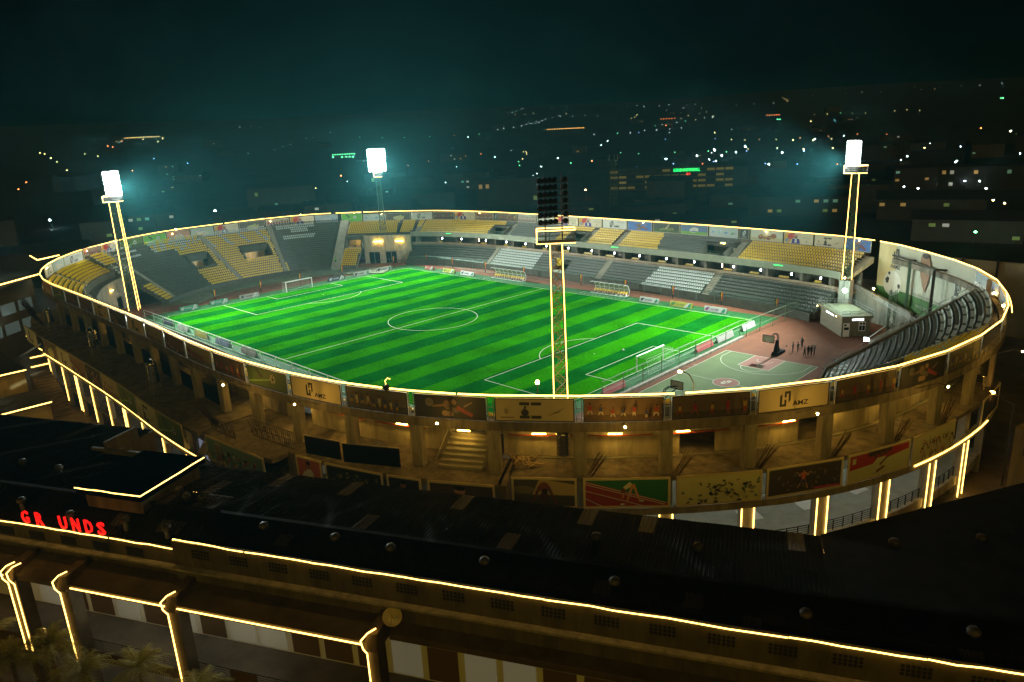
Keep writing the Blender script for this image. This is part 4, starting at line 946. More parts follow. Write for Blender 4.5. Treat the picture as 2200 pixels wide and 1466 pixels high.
# ------------------------------------------------------------------ floodlight masts
def mast(key, lit, label, top=31.9, base=-.0, yawdeg=0, w=1.5, strips=(0, 1), H=25.2):
    X, Y = MASTS[key]; t = thing('floodlight_mast', label, 'floodlight', (X, Y, base)); a = R(yawdeg); ca, sa = math.cos(a), math.sin(a)
    def q(dx, dy, z): return Vector((X+dx*ca-dy*sa, Y+dx*sa+dy*ca, z))
    C4 = ((-1, -1), (1, -1), (1, 1), (-1, 1))
    wd = lambda z: w/2*(1.12-.28*(z-base)/(H-base))
    mb = MB()
    for sx, sy in C4: mb.tube(q(sx*wd(base), sy*wd(base), base), q(sx*wd(H), sy*wd(H), H), .07, steel_gn if lit else steel_dk, 5)
    mb.build('mast_leg', t)
    mb = MB(); N = 20; ms = steel_gn if lit else mat('painted_glow_lattice', (.55, .36, .12), .6, .1)  # unlit mast: rope light glow painted into the lattice colour
    for i in range(N):
        z0, z1 = base+(H-base)*i/N, base+(H-base)*(i+1)/N
        for j in range(4):
            (ax, ay), (bx, by) = C4[j], C4[(j+1) % 4]; 
            if i % 2: ax, ay, bx, by = bx, by, ax, ay
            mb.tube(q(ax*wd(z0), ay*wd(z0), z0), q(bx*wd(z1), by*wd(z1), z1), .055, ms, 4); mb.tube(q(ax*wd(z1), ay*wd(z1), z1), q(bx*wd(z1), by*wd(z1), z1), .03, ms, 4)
        mb.tube(q(.15, .15, z0), q(.15, .15, z1), .02, ms, 3); mb.tube(q(-.15, .15, z0), q(-.15, .15, z1), .02, ms, 3)
        for jj in range(3): zz = z0+(z1-z0)*jj/3; mb.tube(q(-.15, .15, zz), q(.15, .15, zz), .015, ms, 3)
    mb.build('lattice', t)
    # gallery platform
    pw_, pd = 1.85, 1.0
    mb = MB(); mb.hexa([q(-pw_, -pd, H), q(pw_, -pd, H), q(pw_, pd, H), q(-pw_, pd, H), q(-pw_, -pd, H+.12), q(pw_, -pd, H+.12), q(pw_, pd, H+.12), q(-pw_, pd, H+.12)], steel_dk)
    cs = [q(-pw_, -pd, 0), q(pw_, -pd, 0), q(pw_, pd, 0), q(-pw_, pd, 0)]
    for i in range(4):
        A, B = cs[i], cs[(i+1) % 4]
        for f_ in (0, .33, .66): p = A.lerp(B, f_); mb.tube((p.x, p.y, H), (p.x, p.y, H+1.35), .03, steel_dk, 4)
        for hh in (.5, .9, 1.3): mb.tube((A.x, A.y, H+hh), (B.x, B.y, H+hh), .03, steel_dk, 4)
    mb.build('platform', t)
    def rl(pts, r=.05):
        mb = MB(); mb.path(pts, r, led_s, 5); mb.build('rope_light', t)
    for j in strips:
        sx, sy = C4[j]; rl([q(sx*(wd(base)+.08), sy*(wd(base)+.08), base+.2), q(sx*(wd(H)+.06), sy*(wd(H)+.06), H)], .055 if key != 'sw' else .07)
    for hh in (.06, 1.3):
        rl([Vector((p.x, p.y, H+hh)) for p in cs]+[Vector((cs[0].x, cs[0].y, H+hh))], .05)
    rl([Vector((cs[0].x, cs[0].y, H+.06)), Vector((cs[0].x, cs[0].y, H+1.3))], .05)
    if base > 1: mb = MB(); mb.box((X, Y, 0), 1.9, 1.9, base, concrete); mb.build('plinth', t)
    # lamp bank faces the pitch (local +x rotated)
    cols, rows_ = 6, 7; bw_, z0 = ({'nw': 5.0, 'sw': 4.2, 'ne': 3.3}.get(key, 3.1)), H+1.65; dzr = (top-z0)/rows_  # racks of the lit masts widened to stand in for glare
    dirv = Vector((-X, -Y, 0)).normalized() if key != 'ne' else Vector((-.55, -.83, 0)).normalized(); side = Vector((-dirv.y, dirv.x, 0)); c0 = Vector((X, Y, 0))+dirv*.5
    mb = MB()
    for s in (-.28, .28): p = c0+side*bw_*s; mb.tube((p.x, p.y, H), (p.x, p.y, top+.2), .07, steel_dk, 5)
    for j in range(rows_):
        z = z0+dzr*(j+.15); mb.tube(c0-side*bw_/2+Vector((0, 0, z)), c0+side*bw_/2+Vector((0, 0, z)), .045, steel_dk, 4)
    for s in (-.5, .5): mb.tube(c0+side*bw_*s+Vector((0, 0, z0)), c0+side*bw_*s+Vector((0, 0, top)), .04, steel_dk, 4)
    mb.build('lamp_rack', t)
    tilt = (dirv*math.cos(R(28))-Vector((0, 0, 1))*math.sin(R(28))).normalized()
    lens_m = mat('flood_lens', (1, 1, 1), .3, emit=(.88, 1.0, .96), estr=160.0, sample=False) if lit else mat('dead_lens', (.03, .035, .04), .1)
    for j in range(rows_):
        for i in range(cols):
            if i == 1 and not lit: continue
            c = c0+side*(bw_*(-.5+(i+.5)/cols))+Vector((0, 0, z0+dzr*(j+.5)))+dirv*.12
            mb = MB(); mb.tube(c-tilt*.22, c+tilt*.08, .2, black_p, 8, r1=.30); mb.ball(c+tilt*.10, {'nw': .46, 'sw': .40, 'ne': .31}.get(key, .24), lens_m, 8); mb.build('lamp', t)  # lens balls oversized on lit masts to imitate lamp glare
    return t
mast('sw', True, 'lit floodlight mast standing in the left corner with three rope-lit legs', yawdeg=60, w=1.7, strips=(0, 1, 2))
mast('nw', True, 'farthest lit floodlight mast, pale lattice without rope lights', top=33.2, yawdeg=-30, strips=())
mast('ne', True, 'lit floodlight mast on the right seen from its side', yawdeg=20, strips=(0, 1), w=1.25, base=7.6, H=26.4)
mast('se', False, 'unlit floodlight mast in front of the pitch with rope-lit legs', yawdeg=42, w=1.25, strips=(0, 1), H=25.6)

# ------------------------------------------------------------------ basketball court
mb = MB(); mb.poly([(57.4, -22, -.04), (78, -22, -.04), (78, 14, -.04), (76, 33, -.04), (69, 46, -.04), (57.4, 46, -.04)], rubber); struct(mb, 'court_surround')
cg = mat('court_green', (.085, .13, .038), .8, var=.15, scale=.5); cl = mat('court_line', (.6, .6, .5), .7); cred = mat('court_red', (.26, .10, .07), .8, var=.15, scale=.5)
XL, XR, YT, YB = 58.2, 73.2, 14.1, -14.2; xc = 65.7
mb = MB(); mb.poly([(XL, YB, -.02), (XR, YB, -.02), (XR, YT, -.02), (XL, YT, -.02)], cg)
for s, ye in ((1, YT), (-1, YB)): mb.poly([(xc-2.45, ye-5.8*s, -.012), (xc+2.45, ye-5.8*s, -.012), (xc+2.45, ye, -.012), (xc-2.45, ye, -.012)][::s], cred)
mb.lathe((xc, 0, -.012), [(1.85, 0), (1.85, .004)], cred, 28); struct(mb, 'basketball_court')
mb = MB(); z = 0.0
line(mb, [(XL, YB), (XR, YB), (XR, YT), (XL, YT), (XL, YB)], .09, cl, z); line(mb, [(XL, 0), (xc-1.85, 0)], .09, cl, z+.004); line(mb, [(xc+1.85, 0), (XR, 0)], .09, cl, z+.004)
line(mb, arc((xc, 0), 1.85, 0, 2*math.pi, 32), .08, cl, z+.008)
for s, ye in ((1, YT), (-1, YB)):
    line(mb, [(xc-2.45, ye), (xc-2.45, ye-5.8*s), (xc+2.45, ye-5.8*s), (xc+2.45, ye)], .09, cl, z+.004); line(mb, arc((xc, ye-5.8*s), 1.8, math.pi if s > 0 else 0, (2 if s > 0 else 1)*math.pi, 20), .08, cl, z+.008)
    line(mb, [(xc-6.6, ye)]+[(xc+6.75*math.cos(q), ye-1.57*s-6.75*math.sin(q)*s) for q in [math.pi*(1-(i+2)/28) for i in range(25)]]+[(xc+6.6, ye)], .08, cl, z+.008)
    line(mb, [(xc+1.25*math.cos(q), ye-1.57*s-1.25*math.sin(q)*s) for q in [math.pi*i/12 for i in range(13)]], .07, cl, z+.012)
F = Face((xc+1.3, 9.0, .004), (-2.0, 0, 0), (0, 1.6, 0), (0, 0, 1)); hmark(mb, F, .2, 0, .5, .9, cl)
F = Face((xc-1.0, -.9, .004), (2.0, 0, 0), (0, 1.8, 0), (0, 0, 1)); hmark(mb, F, .25, .05, .5, .9, cl)
for x in (59, 60.6): line(mb, [(57.6, x-56), (58.1, x-56)], .07, cl, z)
struct(mb, 'court_markings')
def hoop(yb, s, label):
    """s: +1 stands beyond the far baseline and faces -y"""
    t = thing('basketball_hoop', label, 'basketball hoop', (xc, yb+2.2*s, 0), 'basketball hoops'); y = yb+2.2*s
    mb = MB(); mb.hexa([(xc-.55, y-.9, .02), (xc+.55, y-.9, .02), (xc+.55, y+.9, .02), (xc-.55, y+.9, .02), (xc-.5, y-.55, .55), (xc+.5, y-.55, .55), (xc+.5, y+.7, .5), (xc-.5, y+.7, .5)], black_p); mb.box((xc, y+1.5*s, .05), 1.0, 1.2, .38, black_p); mb.build('base', t)
    mb = MB(); mb.hexa([(xc-.35, y-.5, .5), (xc+.35, y-.5, .5), (xc+.35, y+.5, .5), (xc-.35, y+.5, .5), (xc-.14, y-.1-.15*s, 2.5), (xc+.14, y-.1-.15*s, 2.5), (xc+.14, y+.12-.15*s, 2.5), (xc-.14, y+.12-.15*s, 2.5)], black_p); mb.build('padded_post', t)
    mb = MB()
    for q in (-.12, .12): mb.path([(xc+q, y+.3*s, 1.2), (xc+q, y+.25*s, 3.0), (xc+q, y-.4*s, 3.65), (xc+q, y-1.2*s, 3.75), (xc+q, yb-.95*s, 3.3)], .06, black_p, 6)
    mb.tube((xc, y, 2.4), (xc, yb-.95*s, 3.0), .06, black_p, 6); mb.build('arm', t)
    yb2 = yb-1.0*s
    mb = MB(); 
    for x0, x1, z0, z1 in ((-.95, .95, 2.85, 2.95), (-.95, .95, 3.92, 4.0), (-.95, -.87, 2.95, 3.92), (.87, .95, 2.95, 3.92)): mb.hexa([(xc+x0, yb2-.04, z0), (xc+x1, yb2-.04, z0), (xc+x1, yb2+.04, z0), (xc+x0, yb2+.04, z0), (xc+x0, yb2-.04, z1), (xc+x1, yb2-.04, z1), (xc+x1, yb2+.04, z1), (xc+x0, yb2+.04, z1)], black_p)
    fb = mb.build('backboard_frame', t)
    mb = MB(); mb.box((xc, yb2-.0, 2.95), 1.74, .02, .97, mat('backboard_glass', (.35, .36, .30), .15)); 
    for x0, x1, z0, z1 in ((-.3, .3, 3.05, 3.1), (-.3, .3, 3.45, 3.5), (-.3, -.25, 3.1, 3.45), (.25, .3, 3.1, 3.45)): mb.box((xc+(x0+x1)/2, yb2-.02*s, z0), x1-x0, .012, z1-z0, white_p)
    mb.build('backboard', t)
    mb = MB(); r = .225; c = (xc, yb2-.38*s, 3.05); pts = [(c[0]+r*math.cos(2*math.pi*i/14), c[1]+r*math.sin(2*math.pi*i/14), c[2]) for i in range(15)]; mb.path(pts, .015, mat('rim_orange', (.6, .16, .02), .4), 5); mb.tube((xc, yb2, 3.05), (xc, yb2-.16*s, 3.05), .03, MATS['rim_orange'], 5); rg = mb.build('rim', t)
    mb = MB()
    for i in range(12): mb.tube(pts[i], (c[0]+.12*math.cos(2*math.pi*(i+1)/12), c[1]+.12*math.sin(2*math.pi*(i+1)/12), 2.65), .008, white_p, 3)
    mb.build('net', t)
hoop(YT, 1, 'black basketball hoop by the group of standing people'); hoop(YB, -1, 'black basketball hoop just behind the glowing rim')
# gooseneck lamp and small flood near the rim
t = thing('street_lamp', 'small curved lamp by the red centre circle of the basketball court', 'lamp', tuple(P(35.0, 1.2, 11.4)))
mb = MB(); p = P(35.05, 1.0, 11.6); mb.path([p, p+Vector((-.1, 0, 3.0)), p+Vector((-.5, -.1, 3.7)), p+Vector((-1.1, -.3, 3.9))], .05, steel_gr, 5); mb.build('pole', t)
mb = MB(); mb.ball(p+Vector((-1.25, -.35, 3.85)), .16, MATS['rim_lamp_glow'], 8, (1.4, 1, .6)); mb.build('lamp_head', t)
t = thing('rim_lamp', 'bright warm lamp on a short pole left of the unlit mast', 'lamp', tuple(P(36.35, 1.0, 11.4)))
mb = MB(); p = P(36.33, .7, 12.0); mb.tube(p, (p.x, p.y, 15.0), .05, steel_dk, 5); mb.build('pole', t)
mb = MB(); mb.ball((p.x, p.y, 15.1), .19, MATS['rim_lamp_glow'], 8); mb.build('lamp_head', t)
t = thing('rim_camera', 'dark box with a crooked rope light on the rim right of the logo hoarding', 'lamp', tuple(P(37.64, .2, 13.8)))
mb = MB(); p = P(37.66, .1, 14.0); mb.box((p.x, p.y, 13.9), .4, .4, .45, black_p); mb.build('box', t)
mb = MB(); mb.path([p+Vector((0, 0, .4)), p+Vector((-.08, 0, .75)), p+Vector((.15, .15, 1.0)), p+Vector((.3, .32, .9))], .03, led, 5); mb.build('rope_light', t)

# ------------------------------------------------------------------ fences round the pitch
def fence(name, label, pts, h, step, m, rails, r=.035, mesh=False, group=None):
    t = thing(name, label, 'fence', (pts[0][0], pts[0][1], 0), group)
    for a, b in zip(pts[:-1], pts[1:]):
        a, b = Vector((*a, 0)), Vector((*b, 0)); n = max(1, round((b-a).length/step))
        for i in range(n+1 if b[:2] == pts[-1] or b == Vector((*pts[-1], 0)) else n):
            q = a.lerp(b, i/n); mb = MB(); mb.tube(q, q+Vector((0, 0, h)), r*1.4, m, 5); mb.build('post', t)
    mb = MB()
    for a, b in zip(pts[:-1], pts[1:]):
        for z in rails: mb.tube((*a, z), (*b, z), r, m, 4)
    mb.build('rail', t)
    if mesh:
        mb = MB(); mw = steel_gn
        for a, b in zip(pts[:-1], pts[1:]):
            a, b = Vector((*a, 0)), Vector((*b, 0)); n = int((b-a).length/.45)
            for i in range(n): q = a.lerp(b, i/n); mb.tube(q, q+Vector((0, 0, h)), .006, mw, 3, cap=False)
            for j in range(int(h/.5)): mb.tube(a+Vector((0, 0, .5*j+.3)), b+Vector((0, 0, .5*j+.3)), .006, mw, 3, cap=False)
        mb.build('wire_mesh', t)
    return t
fence('pitch_fence', 'tall green mesh fence between the pitch and the basketball court', [(56.4, -17), (56.4, 22), (57.2, 23), (58.6, 45)], 3.0, 4.6, mat('fence_pale', (.16, .20, .12), .6, .0), (1.5, 3.0), .035, True)
fence('pitch_fence', 'green mesh fence along the far touchline in front of the side stand', [(58.6, 45), (58, 41.6), (-50, 41.6), (-57, 40.5)], 2.4, 4.4, steel_gn, (.1, 2.4), .035, True)
fence('pitch_fence', 'green fence behind the far goal below the steep stand', [(-59.5, 38), (-59.5, -36)], 2.2, 4.6, steel_gn, (1.1, 2.2), .03, True)
fence('pitch_rail', 'pale low double rail along the near touchline', [(-56, -36.8), (30, -36.8), (52, -36.8)], 1.9, 5.5, mat('fence_white', (.55, .56, .50), .5), (.1, 1.2, 1.9), .045)
mb = MB(); mb.obox((56.6, -17, -.03), (0, 39.5, 0), (.5, 0, 0), (0, 0, .35), concrete); tag(mb.build('kerb'), 'low concrete kerb below the court fence', 'kerb')
# team benches
def shelter(x0, x1, y, label):
    t = thing('team_bench', label, 'bench shelter', ((x0+x1)/2, y, 0), 'curved team bench shelters'); n = 13
    L = x1-x0; mb = MB()
    for i in range(8):
        x = x0+L*i/7; mb.path([(x, y-.9, .05), (x, y+.75, .05), (x, y+.95, 1.3), (x, y+.5, 2.15), (x, y-.35, 2.55), (x, y-1.0, 2.5)], .045, white_p, 5)
    mb.path([(x0, y+.95, 1.3), (x1, y+.95, 1.3)], .04, white_p, 5); mb.path([(x0, y-.9, .05), (x1, y-.9, .05)], .05, white_p, 5); mb.path([(x0, y-.35, 2.55), (x1, y-.35, 2.55)], .035, white_p, 5); mb.build('hoop_frame', t)
    mb = MB(); pm = mat('tinted_panel', (.22, .25, .18), .25)
    pr = [(y+.97, .4), (y+.97, 1.3), (y+.52, 2.17), (y-.35, 2.57)]
    for (ya, za), (yb, zb) in zip(pr[:-1], pr[1:]): mb.hexa([(x0, ya, za), (x1, ya, za), (x1, ya+.02, za), (x0, ya+.02, za), (x0, yb, zb), (x1, yb, zb), (x1, yb+.02, zb), (x0, yb+.02, zb)], pm)
    mb.build('back_panel', t)
    for i in range(n):
        x = x0+L*(i+.5)/n; mb = MB(); V = []; Fq = []; k0 = len(mb.f); seat_geo(mb.v, mb.f, 0, (x, y+.25, .15), (1, 0), (0, -1), .5); mb.m += [mb.mi(s_yel)]*(len(mb.f)-k0)
        mb.box((x, y+.25, .05), .08, .3, .5, white_p); mb.build('seat', t)
shelter(12.2, 21.6, 37.6, 'curved white team shelter with yellow seats right of the unlit mast'); shelter(-20.7, -10.0, 37.9, 'curved white team shelter with yellow seats left of the unlit mast')
# tricolour feather flags on the fence
fb_, fy, fr_ = mat('flag_black', (.01, .01, .01), .7), mat('flag_yellow', (.75, .5, .02), .7), mat('flag_red', (.55, .02, .015), .7)
def flag(x, y, ang, w=1.0):
    global _fi
    t = thing('flag', 'tapering black, yellow and red flag hanging on the pitch fence', 'flag', (x, y, 0), 'tricolour flags on the fence'); c, s = math.cos(ang), math.sin(ang)
    for i, m in enumerate((fb_, fy, fr_)):
        mb = MB(); a, b = -.42+.28*i, -.14+.28*i; n = 5
        for j in range(n):
            z0, z1 = .9+1.9*j/n, .9+1.9*(j+1)/n; w0, w1 = .25+.75*j/n, .25+.75*(j+1)/n; o = .05*math.sin(j*1.3+i)
            mb.hexa([(x+a*w0*c-s*o, y+a*w0*s+c*o, z0), (x+b*w0*c-s*o, y+b*w0*s+c*o, z0), (x+b*w0*c-s*(o+.02), y+b*w0*s+c*(o+.02), z0), (x+a*w0*c-s*(o+.02), y+a*w0*s+c*(o+.02), z0), (x+a*w1*c-s*o, y+a*w1*s+c*o, z1), (x+b*w1*c-s*o, y+b*w1*s+c*o, z1), (x+b*w1*c-s*(o+.02), y+b*w1*s+c*(o+.02), z1), (x+a*w1*c-s*(o+.02), y+a*w1*s+c*(o+.02), z1)], m)
        mb.build('stripe', t)
    mb = MB(); mb.tube((x, y, 0), (x, y, 1.0), .07, black_p, 5); mb.tube((x, y-.03, .9), (x, y-.03, 3.0), .02, steel_dk, 4); mb.build('pole', t)
for x in (6.0, 18.8, 31.2, 42.6, 54.2, -12.7, -26.9, -40.3, -51.8): flag(x, 40.9, 0)
for y in (-19.3, -7.4, 3.7, 16.7, 34.3): flag(-58.9, y, math.pi/2)
# advertising boards: little A-frames
ADV = [('GYM', (.5, .52, .5), (.25, .06, .2)), ('BOXING', (.5, .52, .5), (.05, .05, .07)), ('CAR WASH', (.45, .4, .05), (.05, .2, .05)), ('HAMZ', (.5, .52, .5), (.05, .05, .05)), ('HAMZ', (.05, .06, .1), (.5, .5, .5)), ('FITNESS', (.03, .3, .18), (.5, .5, .45)), ('TENNIS', (.35, .32, .3), (.1, .08, .1)), ('POOL', (.2, .25, .4), (.5, .5, .5)), ('SOCCER', (.4, .05, .05), (.5, .45, .3))]
def adboard(a, b, kind, label, group):
    """a->b reads left to right for a viewer on the pitch side"""
    txt, bgc, fc = ADV[kind]; a, b = Vector((*a, 0)), Vector((*b, 0)); r = b-a; n = r.cross(Vector((0, 0, 1))).normalized()
    t = thing('advertising_board', label, 'advertising board', tuple((a+b)/2), group)
    mb = MB(); u = Vector((0, 0, 1.0))-n*.35; o = a+n*.35+Vector((0, 0, .05)); mb.obox(o, r, u, -n*.03, ink(bgc)); mb.build('front_panel', t)
    mb = MB(); u2 = Vector((0, 0, 1.0))+n*.35; mb.obox(a-n*.4+Vector((0, 0, .05)), r, u2, n*.03, ink([x*.8 for x in bgc])); mb.build('back_panel', t)
    F = Face(o, r, u, n); mb = MB(); fell(mb, F, .86, .5, .09, .42, ink((.5, .52, .5)) if bgc[0] < .4 else ink((.03, .3, .15)), 12); fell(mb, F, .13, .5, .09, .3, ink(fc), 8, .5); flimb(mb, F, (.1, .2), (.24, .8), .1, ink(fc))
    fpoly(mb, F, [(.62, 0), (.74, 0), (.9, 1), (.8, 1)], ink((.55, .56, .55))); F.step(); add_text(mb, txt, F, .28, .32, .36, .36, ink(fc), True); F.step(); add_text(mb, 'H', F, .83, .34, .05, .32, ink((.03, .03, .03)), True); mb.build('lettering', t)
gN = 'advertising boards around the pitch'
for a, b, k, l in (((26.5, 35.6), (31.2, 35.6), 1, 'white boxing advertising board right of the near team shelter'), ((34.0, 35.6), (39.2, 35.6), 2, 'yellow and green advertising board between the two white ones on the touchline'), ((41.9, 35.6), (46.7, 35.6), 0, 'white gym advertising board nearest the right corner flag'), ((-31, 35.8), (-25.9, 35.8), 3, 'white advertising board left of the farther team shelter'), ((-38.2, 35.8), (-33.6, 35.8), 2, 'small yellow advertising board near the far corner'), ((-46.1, 35.8), (-42.4, 35.8), 8, 'red advertising board closest to the far corner')): adboard(a, b, k, l, gN)
for y0, y1, k, l in ((-29.4, -25.2, 5, 'green advertising board nearest the left corner flag'), (-22.3, -17.9, 5, 'green and white advertising board second from the left corner'), (-15.0, -10.0, 6, 'grey advertising board left of the far goal'), (9.8, 14.9, 4, 'dark advertising board right of the far goal'), (17.8, 23.0, 3, 'white advertising board with a red round mark behind the far goal line'), (25.5, 30.5, 1, 'white advertising board near the far right corner of the goal line')): adboard((-55.1, y0), (-55.1, y1), k, l, gN)
for y0, y1, k, l in ((30.3, 25.7, 3, 'white advertising board by the right corner flag'), (22.2, 16.7, 6, 'dark and white advertising board on the court fence'), (15.2, 10.0, 8, 'reddish advertising board by the near goal net'), (-9.9, -15.0, 8, 'red advertising board close to the glowing rim')): adboard((54.9, y0), (54.9, y1), k, l, gN)
for x0, x1, k, l in ((-42.5, -47.5, 4, 'dark advertising board at the left end of the near touchline'), (-34.5, -39.5, 3, 'white advertising board second on the near touchline'), (-25.5, -31, 2, 'yellow advertising board third on the near touchline'), (-16, -21.5, 7, 'blue tinted advertising board fourth on the near touchline'), (-5.5, -11, 6, 'grey advertising board fifth on the near touchline')): adboard((x0, -35.9), (x1, -35.9), k, l, gN)
# yellow cloth and pale cabin in the opening of the side stand
t = thing('ticket_cabin', 'pale cabin and yellow cloth in the stand opening right of the unlit mast', 'cabin', tuple(P(18.55, 10.5, 0)))
mb = MB(); p = P(18.55, 11.2, .3); mb.box(p, 3.0, 1.4, 1.8, mat('cabin_paint', (.45, .55, .45), .6)); mb.build('wall', t)
mb = MB(); p = P(18.5, 9.4, 2.9); mb.box(p, 2.0, .08, 1.9, s_yel); mb.build('cloth', t)

# ------------------------------------------------------------------ small office building
t = thing('office_building', 'small flat roofed brick office with two lit signs beside the court', 'building', (67, 37, 0))
A, B, C2, D2 = Vector((69.9, 31.8, 0)), Vector((73.4, 34.8, 0)), Vector((67.9, 40.6, 0)), Vector((63.7, 38.4, 0)); HZ = 3.3
brick = mat('block_wall', (.17, .15, .10), .85, var=.3, scale=2.2, bump=.5)
mb = MB(); mb.hexa([A, B, C2, D2]+[q+Vector((0, 0, HZ)) for q in (A, B, C2, D2)], brick); mb.build('wall', t)
mb = MB(); o = .35; cc = (A+B+C2+D2)/4; ex = [q+(q-cc).normalized()*.6+Vector((0, 0, HZ)) for q in (A, B, C2, D2)]; mb.hexa(ex+[q+Vector((0, 0, .35)) for q in ex], mat('roof_slab', (.20, .19, .12), .8, var=.2, scale=1)); mb.build('roof', t)
mb = MB(); top = [q+Vector((0, 0, .35)) for q in ex]
for a, b in zip(top, top[1:]+top[:1]):
    for h in (.45, .9): mb.tube(a+Vector((0, 0, h)), b+Vector((0, 0, h)), .035, steel_gr, 4)
    for f_ in (0, .25, .5, .75): q = a.lerp(b, f_); mb.tube(q, q+Vector((0, 0, .9)), .035, steel_gr, 4)
mb.build('roof_railing', t)
ab = (B-A).normalized(); nr = Vector((ab.y, -ab.x, 0)); F = Face(A+nr*.0, B-A, Vector((0, 0, HZ)), nr)
def panel(F, x0, y0, x1, y1, m, name, th=.05):
    mb = MB(); a, b, c, d = F(x0, y0), F(x1, y0), F(x1, y1), F(x0, y1); mb.hexa([a, b, b+F.w*th, a+F.w*th, d, c, c+F.w*th, d+F.w*th], m); return mb
mb = panel(F, .05, .0, .28, .72, white_p, 'door'); dr = mb.build('door', t)
F.l = .07; mb = panel(F, .08, .36, .25, .50, black_p, 'g', .02); mb2 = panel(F, .08, .56, .155, .66, black_p, 'g', .02); mb.build('door_glass', dr); mb2.build('door_glass', dr)
F.l = .012; mb = panel(F, .60, .28, .84, .78, white_p, 'w'); wn = mb.build('window', t)
F.l = .07
for x0, x1, y0, y1 in ((.62, .71, .32, .58), (.73, .82, .32, .58), (.62, .71, .63, .73), (.73, .82, .63, .73)): panel(F, x0, y0, x1, y1, black_p, 'g', .02).build('pane', wn)
sgn = mat('white_sign_light', (1, 1, 1), .5, emit=(.85, .92, 1), estr=4.0); F.l = .12; mb = MB(); add_text(mb, 'OFFICE', F, .34, .84, .42, .12, sgn, True); mb.build('sign_letters', t)
ad_ = (D2-A); n2 = Vector((-ad_.y, ad_.x, 0)).normalized(); n2 = n2 if n2.dot(cc-A) < 0 else -n2; F = Face(D2, A-D2, Vector((0, 0, HZ)), n2); F.l = .12; mb = MB(); add_text(mb, 'RECEPTION', F, .28, .84, .36, .1, sgn, True); mb.build('sign_letters', t)
mb = MB()
for p in (A+Vector((-1.2, .3, HZ+.2)), A+Vector((.7, 0, HZ+.2)), D2+Vector((-.6, -.3, HZ+.1))): mb.ball(p-Vector((0, 0, .12)), .07, MATS['rim_lamp_glow'], 6)
mb.build('eaves_lamp', t)
t = thing('ramp_wall', 'grey ramp wall and raised walkway behind the little office', 'wall', (73, 41, 0))
mb = MB(); mb.hexa([(66.5, 46, 0), (78, 40, 0), (78.3, 40.4, 0), (66.8, 46.5, 0), (66.5, 46, 6.2), (78, 40, 3.6), (78.3, 40.4, 3.6), (66.8, 46.5, 6.2)], concrete); mb.build('wall', t)
mb = MB(); mb.hexa([(75, 30, 0), (85, 22, 0), (86, 24, 0), (77, 40, 0), (75, 30, .6), (85, 22, .6), (86, 24, 1.8), (77, 40, 1.8)], concrete); mb.build('ramp', t)
mb = MB(); a, b = Vector((67.0, 45.6, 6.2)), Vector((84, 27, 5.2))
for i in range(24):
    p, q = a.lerp(b, i/24), a.lerp(b, (i+1)/24); mb.tube(p, q+Vector((0, 0, -.6)), .04, steel_gr, 4); mb.tube(q+Vector((0, 0, -.6)), q, .04, steel_gr, 4)
mb.tube(a, b, .06, steel_gr, 4); mb.tube(a-Vector((0, 0, .6)), b-Vector((0, 0, .6)), .06, steel_gr, 4); mb.build('lattice_beam', t)
# the bright floodlight on the wall and its warm neighbours
def wall_lamp(p, label, m, r):
    t = thing('wall_lamp', label, 'lamp', tuple(p)); mb = MB(); mb.ball(p, r, m, 10); mb.build('lamp_head', t); mb = MB(); mb.tube(Vector(p)-Vector((0, 0, 1.6)), p, .05, steel_dk, 5); mb.build('pole', t)
wall_lamp((68.0, 37.2, 6.8), 'dazzling white floodlight at the foot of the right mast', mat('court_flood', (1, 1, 1), .5, emit=(.65, 1.0, .9), estr=500.0), .33)
wall_lamp((71.0, 42.5, 6.5), 'warm lamp on the ramp wall right of the dazzling white floodlight', mat('warm_flood', (1, .8, .4), .5, emit=(1, .55, .15), estr=220.0), .17)
wall_lamp((67.6, 37.8, 8.9), 'small warm lamp right above the dazzling white floodlight', MATS['rim_lamp_glow'], .14)
mb = MB(); mb.tube((76.2, 25.6, 2.2), (78.6, 25.4, 4.6), .09, steel_gr, 5); tt_ = thing('court_floodlight', 'tilted white floodlight on an arm beside the seating steps', 'lamp', (76.2, 25.6, 0)); mb.build('arm', tt_)
mb = MB(); mb.box((76.0, 25.6, 1.8), .7, .4, .5, mat('court_flood2', (1, 1, 1), .5, emit=(.75, .9, 1.0), estr=25.0), .5); mb.build('lamp_head', tt_)
# scaffolding portals in front of the banner wall
t = thing('steel_portal', 'row of tall unfinished steel portal frames before the banner wall', 'steel frame', (80, 38, 0))
fr = [((69.6, 49.0), (74.5, 50.0)), ((76.6, 42.0), (82.3, 43.6)), ((82.0, 35.5), (88.6, 37.2))]
for i, ((x0, y0), (x1, y1)) in enumerate(fr):
    mb = MB(); mb.box((x0, y0, 0), .38, .38, 12.0, steel_gn if i < 2 else steel_dk); mb.build('post', t)
    mb = MB(); mb.obox((x0, y0, 12.0), (x1-x0, y1-y0, 0), (.1, -.2, 0), (0, 0, .28), steel_dk); mb.build('beam', t)
    mb = MB(); mb.box((x1, y1, 0), .2, .2, 12.0, steel_gr); mb.build('post', t)
    if i < 2: mb = MB(); mb.obox((x0, y0, 11.9), (fr[i+1][0][0]-x0, fr[i+1][0][1]-y0, 0), (.15, .1, 0), (0, 0, .3), steel_dk); mb.build('beam', t)
mb = MB(); p = P(28.86, .6, 9); mb.box((p.x, p.y, 0), .55, .55, 13.9, concrete_dk); mb.build('post', t)
t = thing('lattice_mast', 'short pale green lattice mast in front of the turf part of the banner', 'mast', (75.5, 38.5, 0)); mb = MB(); X, Y = 75.5, 38.5
